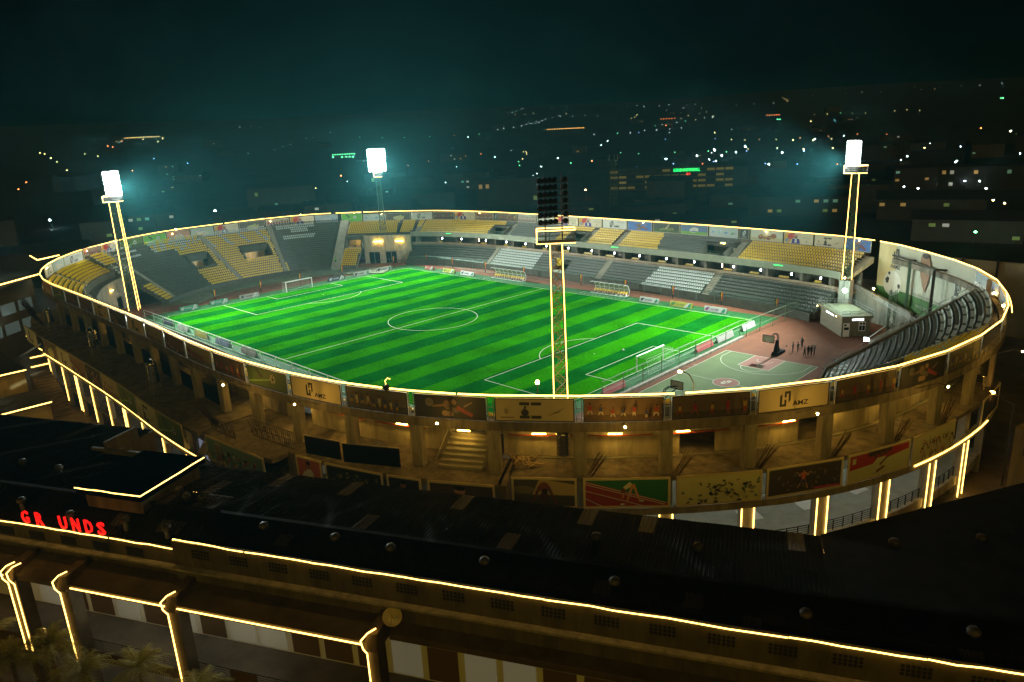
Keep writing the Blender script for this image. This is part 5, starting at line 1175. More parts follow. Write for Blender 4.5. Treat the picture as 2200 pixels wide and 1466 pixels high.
for sx, sy in ((-1, -1), (1, -1), (1, 1), (-1, 1)): mb.tube((X+sx*.45, Y+sy*.45, 0), (X+sx*.45, Y+sy*.45, 7.5), .06, steel_gn, 4)
mb.build('mast_leg', t); mb = MB()
for i in range(9):
    z0, z1 = 7.5*i/9, 7.5*(i+1)/9
    for a, b in (((-1, -1), (1, -1)), ((1, -1), (1, 1)), ((1, 1), (-1, 1)), ((-1, 1), (-1, -1))): mb.tube((X+a[0]*.45, Y+a[1]*.45, z0 if i % 2 else z1), (X+b[0]*.45, Y+b[1]*.45, z1 if i % 2 else z0), .035, steel_gn, 4)
mb.build('lattice', t)

# ------------------------------------------------------------------ people
def person(x, y, face, label, top, leg, skin=(.07, .035, .02), pose=0, z=0, h=1.72, cap=None, group=None):
    t = None; s = h/1.72; ca, sa = math.cos(face), math.sin(face)
    def q(a, b, c): return (x+(a*sa+b*ca)*s, y+(-a*ca+b*sa)*s, z+c*s)     # a right, b forward
    st = (.10, .16, .06)[pose % 3]; J = {}; E = []; V = []; RD = []
    def v(name, p, r): J[name] = len(V); V.append(q(*p)); RD.append(r*s)
    v('pel', (0, 0, .95), .145); v('bel', (0, .01, 1.10), .135); v('che', (0, 0, 1.32), .165); v('nec', (0, .0, 1.48), .06); v('hd0', (0, .02, 1.56), .085); v('hd1', (0, .03, 1.65), .09)
    E += [('pel', 'bel'), ('bel', 'che'), ('che', 'nec'), ('nec', 'hd0'), ('hd0', 'hd1')]
    for sg, n in ((-1, 'l'), (1, 'r')):
        fwd = (0, .18*sg, .05)[pose % 3]
        v('hip'+n, (sg*.10, 0, .88), .095); v('kne'+n, (sg*st*.9, fwd*.7+.02, .50), .062); v('ank'+n, (sg*st, fwd*.9-.03, .10), .042); v('toe'+n, (sg*st*1.15, fwd*.9+.14, .04), .035)
        v('sho'+n, (sg*.20, 0, 1.41), .065)
        if pose == 0: e, w = (sg*.26, -.02, 1.14), (sg*.25, .08, .90)
        elif pose == 1: e, w = (sg*.34, -.04, 1.17), (sg*.18, .10, 1.02)
        else: e, w = (sg*.27, .10, 1.18), (sg*.12, .28, 1.30)
        v('elb'+n, e, .045); v('wri'+n, w, .032); v('han'+n, (w[0]*.98, w[1]+.05, w[2]-.07), .036)
        E += [('pel', 'hip'+n), ('hip'+n, 'kne'+n), ('kne'+n, 'ank'+n), ('ank'+n, 'toe'+n), ('che', 'sho'+n), ('sho'+n, 'elb'+n), ('elb'+n, 'wri'+n), ('wri'+n, 'han'+n)]
    me = bpy.data.meshes.new('person'); me.from_pydata([tuple(Vector(p)-Vector((x, y, z))) for p in V], [(J[a], J[b]) for a, b in E], [])
    o = bpy.data.objects.new('person', me); COL.objects.link(o); o.location = (x, y, z)
    o.modifiers.new('skin', 'SKIN'); sv = me.skin_vertices[0].data if me.skin_vertices else None
    if sv is None: me.skin_vertices.new() if hasattr(me.skin_vertices, 'new') else None; sv = me.skin_vertices[0].data
    for i, r in enumerate(RD): sv[i].radius = (r*1.22, r*1.22)
    sv[0].use_root = True
    o.modifiers.new('sub', 'SUBSURF').levels = 1; o.modifiers['sub'].render_levels = 1
    bpy.context.view_layer.update()
    m2 = bpy.data.meshes.new_from_object(o.evaluated_get(bpy.context.evaluated_depsgraph_get())); o.modifiers.clear(); o.data = m2
    m2.materials.clear()
    for c in (skin, top, leg, (.01, .01, .01)): m2.materials.append(ink(c))
    for p in m2.polygons:
        zc = p.center.z/s; lat = math.hypot(p.center.x, p.center.y)/s
        p.material_index = 3 if zc < .1 else 2 if zc < .96 and not (lat > .2 and zc > .8) else 1 if zc < 1.46 and not (lat > .24 and zc < 1.1) else 0
        p.use_smooth = True
    WORLDPOS[o.name] = (x, y, z); tag(o, label, 'person', group)
    mb = MB(); hc = cap or (.01, .008, .007); p = q(0, .015, 1.70); mb.ball(p, .10*s, ink(hc), 8, (1, 1, .85)); mb.build('hair' if not cap else 'cap', o)
    return o
gp = 'people standing by the basketball court'; dk = (.012, .012, .014)
person(67.2, 18.9, R(200), 'person in dark clothes close to another near the hoop base', dk, dk, pose=0, group=gp)
person(67.7, 19.5, R(30), 'person in dark clothes with raised arm beside the hoop pair', dk, (.02, .02, .03), pose=2, group=gp)
person(67.2, 22.4, R(250), 'lone person in dark clothes standing behind the two groups', (.015, .015, .018), dk, pose=0, group=gp)
person(69.5, 17.9, R(20), 'person with hands on hips at the front of the right group', dk, dk, pose=1, group=gp)
person(69.9, 18.4, R(120), 'person in black in the middle of the right group', dk, (.02, .02, .03), pose=0, group=gp)
person(70.2, 18.9, R(160), 'person leaning in at the back of the right group', (.02, .02, .02), dk, pose=2, group=gp)
person(70.3, 19.7, R(220), 'person wearing a white cap at the right of the group', dk, dk, pose=0, cap=(.6, .6, .58), group=gp)
person(*P(10.83, 17.2, 0)[:2], R(-40), 'person in a green vest on the steps by the far corner', (.1, .5, .05), dk, z=1.9)
person(*P(11.25, 9.6, 0)[:2], R(-50), 'person in a yellow vest in the corner portal', (.5, .5, .03), dk, z=5.0)
person(*P(45.6, -9.2, 0)[:2], R(-120), 'person walking on the dim pavement at the far left', (.03, .03, .05), dk, pose=1, z=-3.98)
# ball on the penalty spot side
mb = MB(); mb.ball((44.6, 4.3, .11), .16, white_p, 10); tag(mb.build('football'), 'white football lying on the near penalty area', 'ball')
mb = MB(); mb.ball((65.0, 21.5, .12), .12, mat('ball_orange', (.12, .04, .02), .6), 10); tag(mb.build('basketball'), 'dark basketball on the red floor behind the hoop', 'ball')

# ------------------------------------------------------------------ water tanks, starter bars, stairs, rubble on the deck
def tank(k, d, label, h=2.2, r=.62):
    p = P(k, d, 6.5); t = thing('water_tank', label, 'water tank', tuple(p), 'steel water tanks on the deck')
    prof = [(r*.3, 1.35), (r, 1.5)]
    for i in range(6): prof += [(r, 1.5+h*(i+.2)/6), (r*1.04, 1.5+h*(i+.5)/6), (r, 1.5+h*(i+.8)/6)]
    prof += [(r*.5, 1.5+h+.25), (r*.15, 1.5+h+.35)]; mb = MB(); mb.lathe(p, prof, stainless, 18); mb.build('tank_body', t, smooth=True)
    mb = MB(); mb.lathe(p, [(.18, 1.5+h+.3), (.18, 1.5+h+.42)], steel_dk, 10); mb.build('lid', t)
    for i in range(4):
        a = math.pi/4+i*math.pi/2; mb = MB(); mb.tube(p+Vector((math.cos(a)*r*1.3, math.sin(a)*r*1.3, 0)), p+Vector((math.cos(a)*r*.85, math.sin(a)*r*.85, 1.5)), .035, steel_gr, 4); mb.build('leg', t)
    mb = MB(); pts = [p+Vector((math.cos(math.pi/4+i*math.pi/2)*r*1.1, math.sin(math.pi/4+i*math.pi/2)*r*1.1, .75)) for i in range(5)]; mb.path(pts, .025, steel_gr, 4); mb.build('brace', t)
tank(36.14, 1.3, 'steel water tank under the black wrestlers hoarding'); tank(33.06, 1.6, 'steel water tank under the cream logo hoarding on the right'); tank(31.2, 1.0, 'steel water tank near the dark right end of the deck')
tank(41.5, -2.6, 'steel water tank above the low green board', 2.6); tank(44.0, -2.4, 'steel water tank in the middle of the long left deck', 2.4); tank(46.3, -2.2, 'steel water tank at the left end of the deck', 2.2)
rr = random.Random(21)
def bars(k, d, n, label, h=2.3, lean=(0, 0)):
    p = P(k, d, 6.5); t = thing('starter_bars', label, 'reinforcing bars', tuple(p), 'bundles of starter bars'); mb = MB(); fr = frame(k); L = Vector((-fr[3]*lean[0]-fr[5]*lean[1], -fr[4]*lean[0]-fr[6]*lean[1], 0))
    for i in range(n):
        o = p+Vector((rr.uniform(-.3, .3), rr.uniform(-.3, .3), 0)); mb.tube(o, o+Vector((rr.uniform(-.3, .3), rr.uniform(-.3, .3), h*rr.uniform(.8, 1.1)))+L*h, .022, mat('rusty_bar', (.05, .03, .018), .8), 4)
    mb.build('bar', t)
for n, l in ((0, 'rusty starter bars at the foot of the column right of the tank'), (-1, 'rusty starter bars in the lit bay with the open doorway'), (-2, 'rusty starter bars under the bright bulkhead lamp'), (-3, 'rusty starter bars left of the right-hand tank'), (-4, 'rusty starter bars right of the right-hand tank'), (-5, 'rusty starter bars near the right end of the deck')):
    bars(BK(n)-.08, .0, 12, l, 2.2, (.5, .1))
for k, l in ((46.9, 'wild starter bars at the left end of the deck'), (47.5, 'long starter bars sticking out beyond the left tip'), (48.0, 'starter bars before the pale left wall'), (30.7, 'tangled starter bars at the far right end'), (39.95, 'timber and bars pile at the end of the left deck')): bars(k, -2.2, 26, l, 3.2, (-.2, .5))
def steps(t, k0, k1, d0, d1, z0, z1, n, m=aisle_m):
    mb = MB()
    for i in range(n): sweep(mb, k0, k1, rect(d0+(d1-d0)*i/n, d0+(d1-d0)*(i+1)/n, z0-.3, z0+(z1-z0)*(i+1)/n), m, st=.2)
    mb.build('step', t)
t = thing('staircase', 'short concrete staircase with open gates rising into the concourse', 'stairs', tuple(P(37.0, 1, 6.5)))
steps(t, 36.82, 37.22, .2, 4.2, 6.55, 8.6, 7)
for s, k in ((0, 36.84), (1, 37.2)):
    mb = MB()
    for i in range(4): kk = k+(.05*i if s == 0 else -.05*i); mb.tube(P(kk, 4.4, 8.6), P(kk, 4.4, 10.6), .035, steel_gr, 4)
    for h in (8.7, 9.3, 9.9, 10.6): mb.tube(P(k, 4.4, h), P(k+(.15 if s == 0 else -.15), 4.4, h), .035, steel_gr, 4)
    mb.build('gate', t)
mb = MB(); mb.tube(P(37.24, .2, 7.3), P(37.24, 4.2, 9.4), .04, steel_gr, 4); mb.build('handrail', t)
t = thing('timber_pile', 'heap of broken planks beside the tank on the middle deck', 'rubble', tuple(P(36.55, 2, 6.5))); 
for i in range(26):
    p = P(36.5+rr.uniform(-.1, .1), 1.9+rr.uniform(-1.2, 1.0), 6.55+rr.uniform(0, .35)); a = rr.uniform(0, 3.1); mb = MB(); L = rr.uniform(.6, 2.0); mb.obox(p, Vector((math.cos(a)*L, math.sin(a)*L, rr.uniform(-.1, .25))), Vector((-math.sin(a)*.16, math.cos(a)*.16, 0)), (0, 0, .05), mat('old_timber', (.32, .24, .12), .9, var=.3, scale=3)); mb.build('plank', t)
t = thing('site_screen', 'black hoarding panels standing on the deck left of the stairs', 'screen', tuple(P(38.0, .4, 6.5)))
for a, b, d, d1 in ((38.15, 38.55, -1.2, -1.5), (37.55, 38.1, -.6, -1.4)):
    mb = MB(); A, B = P(a, d, 6.5), P(b, d1, 6.5); mb.obox(A, B-A, Vector((0, .05, 0)), Vector((0, 0, 1.9)), black_p); mb.obox(A+Vector((0, 0, 1.9)), B-A, Vector((0, .08, 0)), Vector((0, 0, .08)), plaster); mb.build('panel', t)
t = thing('site_screen', 'long black screen wall along the dark left deck', 'screen', tuple(P(42, 1.0, 6.5)))
for n in range(6, 15): mb = MB(); sweep(mb, BK(n)+.04, BK(n)+.66, rect(1.0, .9, 6.5, 8.5), black_p, st=.3); mb.build('panel', t)
t = thing('stair_cage', 'dark ornate metal grille cage on the deck left of the black panels', 'metal grille', tuple(P(39.0, 0, 6.5)))
mb = MB()
for a, b, d, z0, z1 in ((38.72, 39.35, -1.5, 6.5, 8.4), (39.4, 39.85, -3.2, 6.5, 8.0)):
    for k in krange(a, b, .03): mb.tube(P(k, d, z0), P(k, d, z1), .018, black_p, 4)
    for k in krange(a, b, .09): mb.tube(P(k, d, z0+.3), P(k+.06, d, z1-.2), .02, black_p, 4)
    for h in (z0+.1, (z0+z1)/2, z1): mb.tube(P(a, d, h), P(b, d, h), .04, steel_dk, 4)
mb.build('grille', t)
t = thing('void_wall', 'stepped concrete walls in the gap between the two decks', 'wall', tuple(P(39.2, -3, -4)))
mb = MB(); sweep(mb, 38.7, 39.85, rect(-.8, -1.1, -4, 6.0), concrete); mb.hexa([P(38.72, -4.1, 3), P(39.8, -4.1, 3), P(39.8, -1.1, 3), P(38.72, -1.1, 3), P(38.72, -4.1, 3.3), P(39.8, -4.1, 3.3), P(39.8, -1.1, 4.3), P(38.72, -1.1, 4.3)], concrete_dk); mb.build('wall', t)

# ------------------------------------------------------------------ roofs and arcade in front of the stadium
OX, OY = 58.6, -78.9
def L(s, t, z): return Vector((OX+.897*s+.442*t, OY+.442*s-.897*t, z))
def lbox(mb, s0, s1, t0, t1, z0, z1, m): mb.hexa([L(s0, t0, z0), L(s0, t1, z0), L(s1, t1, z0), L(s1, t0, z0), L(s0, t0, z1), L(s0, t1, z1), L(s1, t1, z1), L(s1, t0, z1)], m)
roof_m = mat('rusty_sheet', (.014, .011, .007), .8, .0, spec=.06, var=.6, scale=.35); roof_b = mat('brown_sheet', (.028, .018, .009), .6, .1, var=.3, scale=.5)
ochre = mat('ochre_wall', (.12, .095, .045), .85, var=.5, scale=.5, bump=.2, streak=True)
t = thing('arcade_building', 'long low building with rusty sheet roof and rope-lit parapet in the foreground', 'building', tuple(L(20, -5, -4)))
def slope(s0, s1, t0, z0, t1, z1, name='roof', sg=.42, ph=0):
    mb = MB(); n = max(1, int((s1-s0)/1.05)); r = random.Random(int(s0*10)+int(t0*7))
    for i in range(n):
        a, b = s0+(s1-s0)*i/n, s0+(s1-s0)*(i+1)/n
        k = 3
        for j in range(k):
            ta, tb = t0+(t1-t0)*j/k, t0+(t1-t0)*(j+1)/k; za, zb = z0+(z1-z0)*j/k, z0+(z1-z0)*(j+1)/k; dz = r.uniform(0, .025)
            m = roof_b if r.random() < .035 else roof_m
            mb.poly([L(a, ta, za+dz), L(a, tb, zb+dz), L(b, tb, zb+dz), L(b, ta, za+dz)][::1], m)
            for q in range(4):
                c = a+(b-a)*(q+.5)/4; w = .035
                mb.poly([L(c-w, ta, za+dz), L(c-w, tb, zb+dz), L(c, tb, zb+dz+.05), L(c, ta, za+dz+.05)], m); mb.poly([L(c, ta, za+dz+.05), L(c, tb, zb+dz+.05), L(c+w, tb, zb+dz), L(c+w, ta, za+dz)], m)
    mb.build(name, t)
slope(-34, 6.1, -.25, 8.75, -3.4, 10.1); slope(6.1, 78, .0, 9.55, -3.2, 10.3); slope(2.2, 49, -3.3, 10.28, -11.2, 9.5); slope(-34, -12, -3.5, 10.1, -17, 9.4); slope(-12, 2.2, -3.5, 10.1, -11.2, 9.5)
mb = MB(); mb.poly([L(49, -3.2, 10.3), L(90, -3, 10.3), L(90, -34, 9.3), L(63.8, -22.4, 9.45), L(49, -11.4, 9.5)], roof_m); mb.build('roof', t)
mb = MB(); lbox(mb, -34, 90, -3.5, -3.15, 10.22, 10.36, roof_m); mb.build('ridge_cap', t)
mb = MB(); lbox(mb, -34, 6.1, -.3, .02, 6.2, 9.0, ochre); lbox(mb, 6.1, 78, .02, .35, 6.2, 9.9, ochre); lbox(mb, 2.2, 49, -11.2, -10.9, -4, 9.4, ochre); lbox(mb, -34, -12, -17, -16.7, -4, 9.3, ochre); lbox(mb, -12.2, -11.9, -16.7, -11, -4, 9.3, ochre); W5 = [(49.3, -3.4), (89, -3.2), (89, -33), (64, -21.8), (49.3, -11)]
for (a, b), (c, d) in zip(W5, W5[1:]+W5[:1]): mb.poly([L(a, b, -4), L(c, d, -4), L(c, d, 9.25), L(a, b, 9.25)], ochre)
mb.build('wall', t)
mb = MB(); lbox(mb, -34, 6.0, .02, .5, 7.65, 7.8, concrete); lbox(mb, 6.2, 78, .35, .85, 7.9, 8.05, concrete); mb.build('ledge', t)
ve = mat('vent_dark', (.02, .018, .012), .9)
for i in range(34):
    s0 = -30+3.15*i; hi = s0 > 5
    if 5 < s0+1 < 7.5: continue
    mb = MB(); tz = .36 if hi else .03; zt = 9.55 if hi else 8.65
    if hi:
        for a in range(6):
            for b in range(3): lbox(mb, s0+.25*a, s0+.25*a+.17, tz, tz+.03, zt-.75+.25*b, zt-.75+.25*b+.17, ve)
    else: lbox(mb, s0, s0+1.5, tz, tz+.03, zt-.7, zt, ve)
    mb.build('vent_grille', t)
def lrun(pts, r=.05, wob=0.0, parent=None):
    q = []
    rw = random.Random(int(pts[0][0]*31))
    for a, b in zip(pts[:-1], pts[1:]):
        n = max(1, int((Vector(b)-Vector(a)).length/1.2)) if wob else 1
        for i in range(n): v = Vector(a).lerp(Vector(b), i/n); q.append(L(v.x, v.y+rw.uniform(-wob, wob), v.z+rw.uniform(-wob, wob)))
    q.append(L(*pts[-1])); mb = MB(); mb.path(q, r, led, 6); mb.build('rope_light', parent or t)
lrun([(-30, .05, 9.08), (-.1, .05, 9.08)], .042, .03); lrun([(.1, .05, 9.08), (6.15, .1, 9.08), (6.2, .2, 9.98), (12.2, .42, 9.98)], .042, .03)
for a, b in ((12.35, 17.5), (17.55, 24), (24.03, 30.5), (30.55, 33.2), (33.25, 38.6), (38.65, 41.9), (41.95, 46.5), (46.55, 53.0), (53.05, 75)): lrun([(a, .42, 9.98), (b, .42, 9.98)], .042, .035)
# raised flat roof with rope light on two edges
mb = MB(); lbox(mb, -4.9, 1.4, -9.0, -2.1, 11.0, 11.5, mat('tar_roof', (.004, .0035, .003), 1.0, spec=0.0, var=.3, scale=1)); lbox(mb, -4.5, 1.0, -8.6, -2.5, 9.4, 11.0, ochre); mb.build('raised_roof', t)
lrun([(-4.9, -2.05, 11.5), (1.45, -2.05, 11.5), (1.45, -8.9, 11.5)], .042, .03)
mb = MB(); lbox(mb, -12.1, -11.8, -15.0, -11.3, 9.3, 10.6, ochre); lbox(mb, -13.5, -6.5, -11.4, -11.1, 9.4, 10.0, ochre); mb.build('gable_wall', t)
# ventilators
def ventilator(s, tt_, z, label):
    p = L(s, tt_, z); o = thing('roof_ventilator', label, 'roof ventilator', tuple(p), 'roof ventilators on the sheet roof')
    mb = MB(); mb.lathe(p, [(.2, -.3), (.2, .38)], steel_dk, 10); mb.build('pipe', o)
    mb = MB(); mb.lathe(p, [(.24, .36), (.33, .42), (.35, .58), (.27, .73), (.08, .78)], mat('dull_steel', (.05, .042, .03), .6, .3), 12); mb.build('cowl', o, smooth=True)
VL = [(-16.6, -6.8, 'leftmost'), (-12.0, -6.5, ''), (-10.2, -1.5, ''), (-4.5, -.9, ''), (.6, -1.1, ''), (4.5, -1.0, ''), (1.9, -5.3, ''), (3.4, -4.4, ''), (4.8, -4.5, ''), (11.9, -2.4, ''), (17.7, -2.3, ''), (22, -2.1, ''), (28.6, -2.1, ''), (34.9, -6.4, ''), (36.9, -2, ''), (41.4, -6.8, ''), (47.5, -1.7, ''), (58.7, -13, ''), (53.3, -10.8, ''), (55.6, -2.1, '')]
VN = ['round roof ventilator at the far left behind the red letters', 'round roof ventilator left of the raised flat roof', 'roof ventilator right behind the first red letter G', 'roof ventilator between red letter U and the raised roof', 'roof ventilator just past the last red letter', 'roof ventilator above the step in the parapet', 'shiny ventilator at the right corner of the raised roof', 'small ventilator on the lit slope by the raised roof', 'dark ventilator at the ridge right of the raised roof',
 'first ventilator on the near slope right of the parapet step', 'second ventilator on the near slope right of the parapet step', 'third ventilator on the near slope right of the parapet step', 'ventilator on the near slope above the satellite dish', 'ventilator on the far slope below the unlit mast', 'ventilator on the near slope below the crouching sprinter board', 'ventilator on the far slope below the stretching athlete board', 'ventilator low on the right near slope', 'rightmost ventilator on the black far wing', 'ventilator at the corner where the black wing turns', 'ventilator near the lower right corner of the roof']
for (s, tt_, _), lb in zip(VL, VN): ventilator(s, tt_, (10.1-.25*abs(tt_+3.3) if tt_ > -3.3 else 10.2-.1*abs(tt_+3.3))-.1, lb)
# red letters
redm = mat('red_letter', (.5, 0, 0), .5, emit=(1.0, .012, .01), estr=1.0)
for ch, s0 in (('G', -11.9), ('G', -8.5), ('R', -7.05), ('U', -4.7), ('N', -3.45), ('D', -2.2), ('S', -1.0)):
    F = Face(L(s0, -.1, 9.15), L(s0+.74, -.1, 9.15)-L(s0, -.1, 9.15), Vector((0, 0, 1.08)), L(0, 1, 0)-L(0, 0, 0)); mb = MB(); 
    for l in (.0, .03, .06, .09): F.l = l; add_text(mb, ch, F, 0, 0, 1, 1, redm, True)
    o = mb.build('sign_letter'); tag(o, {-11.9: 'glowing red letter G cut by the left edge of the photo', -8.5: 'glowing red letter G beside the letter R', -7.05: 'glowing red letter R on the rope-lit parapet', -4.7: 'glowing red letter U on the rope-lit parapet', -3.45: 'glowing red letter N on the rope-lit parapet', -2.2: 'glowing red letter D on the rope-lit parapet', -1.0: 'glowing red letter S at the end of the word'}[s0], 'sign letter', 'red sign letters on the parapet')
# lower canopy over the arcade
cw = mat('canopy_concrete', (.10, .07, .035), .85, var=.4, scale=.7, bump=.3)
mb = MB(); mb.hexa([L(-34, .1, 6.55), L(-34, 2.45, 6.0), L(22.4, 2.45, 6.0), L(22.4, .1, 6.55), L(-34, .1, 6.95), L(-34, 2.45, 6.4), L(22.4, 2.45, 6.4), L(22.4, .1, 6.95)], cw)
mb.hexa([L(23.2, .4, 6.2), L(23.2, 1.3, 5.9), L(78, 1.3, 5.9), L(78, .4, 6.2), L(23.2, .4, 6.6), L(23.2, 1.3, 6.3), L(78, 1.3, 6.3), L(78, .4, 6.6)], cw); mb.build('canopy', t)
for a, b in ((-30, -8.3), (-1.7, 6.75), (7.8, 21.9)): lrun([(a, 2.52, 6.22), (b, 2.52, 6.22)], .05)
for s0, two in ((-7.5, True), (-2.4, False), (7.3, False), (22.6, False), (-17, True)):
    mb = MB(); lbox(mb, s0-.3, s0+.4, 1.5, 2.5, -4, 6.0, cw); mb.hexa([L(s0-.4, .4, 6.0), L(s0-.4, 2.75, 6.0), L(s0+.5, 2.75, 6.0), L(s0+.5, .4, 6.0), L(s0-.3, .4, 7.3), L(s0-.3, 2.4, 7.0), L(s0+.4, 2.4, 7.0), L(s0+.4, .4, 7.3)], cw); mb.build('column', t)
    for q in ((-.28, .34) if two else (-.28,)):
        lrun([(s0+q+.5, 2.1, 7.25), (s0+q+.1, 2.5, 7.1), (s0+q-.25, 2.8, 6.7), (s0+q-.1, 2.85, 6.2), (s0+q, 2.62, 5.7), (s0+q, 2.6, 1.0), (s0+q, 2.6, -.2)], .045)
# arcade floors, railings and shop fronts
mb = MB(); lbox(mb, -34, 78, -1.9, -1.7, -4, 6.5, wall_w); mb.build('shop_wall', t)
mb = MB(); lbox(mb, -34, 78, -1.7, 1.9, .15, .45, asphalt); lbox(mb, -34, 78, 1.9, 2.1, -.25, .6, cw); mb.build('gallery_floor', t)
for i in range(28):
    s0 = -12+1.9*i; mb = MB(); mb.tube(L(s0, 2.0, .6), L(s0, 2.0, 1.55), .03, stainless, 5); mb.build('railing_post', t)
mb = MB()
for z in (.8, .98, 1.16, 1.34, 1.55): mb.tube(L(-12, 2.0, z), L(41, 2.0, z), .016 if z < 1.5 else .03, stainless, 4)
mb.build('railing', t)
rs = random.Random(9)
for i in range(18):
    s0 = -11+2.7*i
    mb = MB(); lbox(mb, s0, s0+2.2, -1.7, -1.64, -3.7, -.6, mat('lit_shop_front', (.5, .5, .48), .4, emit=(.75, .72, .5), estr=.07, sample=False) if rs.random() < .7 else ve); mb.build('shop_window', t)
    mb = MB(); lbox(mb, s0+.1, s0+2.3, -1.7, -1.64, .6, 3.2, MATS['lit_shop_front'] if rs.random() < .45 else mat('shop_brown', (.13, .08, .04), .5)); mb.build('shop_window', t)
mb = MB(); lbox(mb, 10.8, 13.0, 1.95, 2.0, .3, 1.5, mat('brown_sign', (.15, .08, .03), .6)); mb.build('sign', t)
mb = MB(); lbox(mb, 6.4, 8.0, -1.64, -1.6, 3.4, 4.2, mat('blue_sign', (.02, .03, .25), .5, emit=(.02, .04, .5), estr=.35)); mb.build('sign', t)
for s0 in (-9, -1, 4.5, 10, 17, 25, 31):
    mb = MB(); lbox(mb, s0, s0+1.2, .9, 1.0, 4.9, 4.96, mat('dim_tube', (1, 1, 1), .5, emit=(.85, .9, .8), estr=55.0)) if s0 < 12 else lbox(mb, s0, s0+1.2, .2, .3, .05, .12, MATS['dim_tube']); mb.build('ceiling_tube', t)
for s0 in (-8, 1, 9, 16): mb = MB(); lbox(mb, s0, s0+1.2, .2, .3, .03, .09, MATS['dim_tube']); mb.build('ceiling_tube', t)
t2 = thing('satellite_dish', 'pale satellite dish on the foreground wall above the canopy end', 'satellite dish', tuple(L(23.4, .8, 6.9)))
c = L(23.4, 1.0, 7.3); ax = Vector((.5, -.35, .8)).normalized(); a1 = ax.orthogonal().normalized(); a2 = ax.cross(a1); mb = MB(); pv = []
for j in range(5):
    r = .62*j/4; pv.append([c+a1*r*math.cos(2*math.pi*i/16)+a2*r*math.sin(2*math.pi*i/16)+ax*.28*(r/.62)**2 for i in range(16)])
for j in range(4):
    for i in range(16): mb.poly([pv[j][i], pv[j+1][i], pv[j+1][(i+1) % 16], pv[j][(i+1) % 16]], mat('dish_cream', (.6, .5, .3), .5))
mb.build('dish', t2); mb = MB(); mb.tube(L(23.4, .35, 7.0), c, .04, steel_dk, 5); mb.tube(c-a2*.6+ax*.28, c+ax*.6, .015, steel_dk, 4); mb.build('bracket', t2)
# palms
leaf = mat('palm_leaf', (.30, .30, .09), .6, var=.3, scale=3); trunk = mat('palm_trunk', (.12, .08, .05), .9, var=.3, scale=4, bump=.5)
def palm(p, h, n, seed, label):
    r = random.Random(seed); t = thing('palm_tree', label, 'palm tree', tuple(p), 'palms along the arcade'); p = Vector(p)
    mb = MB(); 
    for i in range(8): mb.tube(p+Vector((.05*math.sin(i), 0, h*i/8)), p+Vector((.05*math.sin(i+1), 0, h*(i+1)/8)), .20-.008*i, trunk, 8, r1=.165-.008*i)
    mb.build('trunk', t); top = p+Vector((0, 0, h)); mb = MB()
    for i in range(n):
        a = 2*math.pi*i/n+r.uniform(-.2, .2); el = r.uniform(.05, 1.25); Lf = r.uniform(1.9, 2.7); d = Vector((math.cos(a), math.sin(a), 0)); pts = []
        for j in range(12):
            u = j/11; pts.append(top+d*(Lf*u*math.cos(el)*(1+.1*u))+Vector((0, 0, Lf*(u*math.sin(el)-.62*u*u*(1.15-el*.4)))))
        side = Vector((-d.y, d.x, 0))
        for j in range(1, 12):
            b = pts[j]; fw = (pts[j]-pts[j-1]).normalized(); mb.tube(pts[j-1], b, .018, leaf, 3, cap=False)
            for s in (-1, 1):
                for q in (0, .5):
                    bb = pts[j-1].lerp(b, q); ll = (.62*(1-abs(j/11-.45)*1.1)+.1)*r.uniform(.8, 1.15); tip = bb+side*s*ll*.85+fw*ll*.55-Vector((0, 0, ll*r.uniform(.15, .55))); w = fw*.028
                    mb.poly([bb-w, bb+w, tip], leaf)
    mb.build('crown', t)
for i, (s, q, z, h) in enumerate(((-8.5, 4.6, -4, 5.4), (-4.6, 5.8, -4, 5.2), (-2.2, 4.6, -4, 5.9), (1.2, 5.2, -4, 5.0), (5.2, 4.2, -4, 5.2), (10.0, 4.1, -4, 4.3), (-6.5, 6.6, -4, 5.6))):
    palm(L(s, q, z), h+1.1, 28, i+1, ['palm crown at the left edge between the rope-lit posts', 'palm crown low in the left corner of the photo', 'palm crown below the second rope-lit post', 'palm crown left of the third rope-lit post', 'palm crown covering the foot of the third rope-lit post', 'small palm crown right of the third rope-lit post', 'lowest palm crown at the bottom left corner'][i])
def bush(p, r0, label):
    t = thing('shrub', label, 'shrub', tuple(p)); r = random.Random(int(p[0]*10)); mb = MB()
    for i in range(900):
        v = Vector((r.gauss(0, .45), r.gauss(0, .45), abs(r.gauss(.5, .35))))*r0; q = Vector(p)+v; a = Vector((r.uniform(-1, 1), r.uniform(-1, 1), r.uniform(-1, 1)))*.13; b = Vector((r.uniform(-1, 1), r.uniform(-1, 1), r.uniform(-1, 1)))*.06; mb.poly([q-a, q+b, q+a, q-b], leaf)
    mb.build('foliage', t); mb = MB(); mb.tube(p, Vector(p)+Vector((0, 0, r0*.6)), .06, trunk, 5); mb.build('stem', t)
bush(L(21.0, 3.6, -4)+Vector((0, 0, 3.2)), 1.3, 'leafy shrub left of the last rope-lit post'); bush(L(24.5, 3.4, -4)+Vector((0, 0, 3.3)), 1.2, 'leafy shrub right of the last rope-lit post')
t2 = thing('lamp_glow_box', 'warm lit vertical post box at the right edge beside the dark wall', 'lamp', (99.6, -3.0, 4)); mb = MB(); mb.ball((98.3, -2.2, 6.4), .22, mat('orange_flood', (1, .6, .2), .5, emit=(1, .42, .08), estr=60.0), 8, (1.5, 1.5, .6)); mb.build('lamp_head', t2); mb = MB(); mb.tube((98.3, -2.2, 6.3), (100.5, -2.6, 5.6), .06, steel_dk, 5); mb.tube((100.5, -2.6, 5.6), (100.5, -2.6, -4), .08, steel_dk, 5); mb.build('pole', t2)
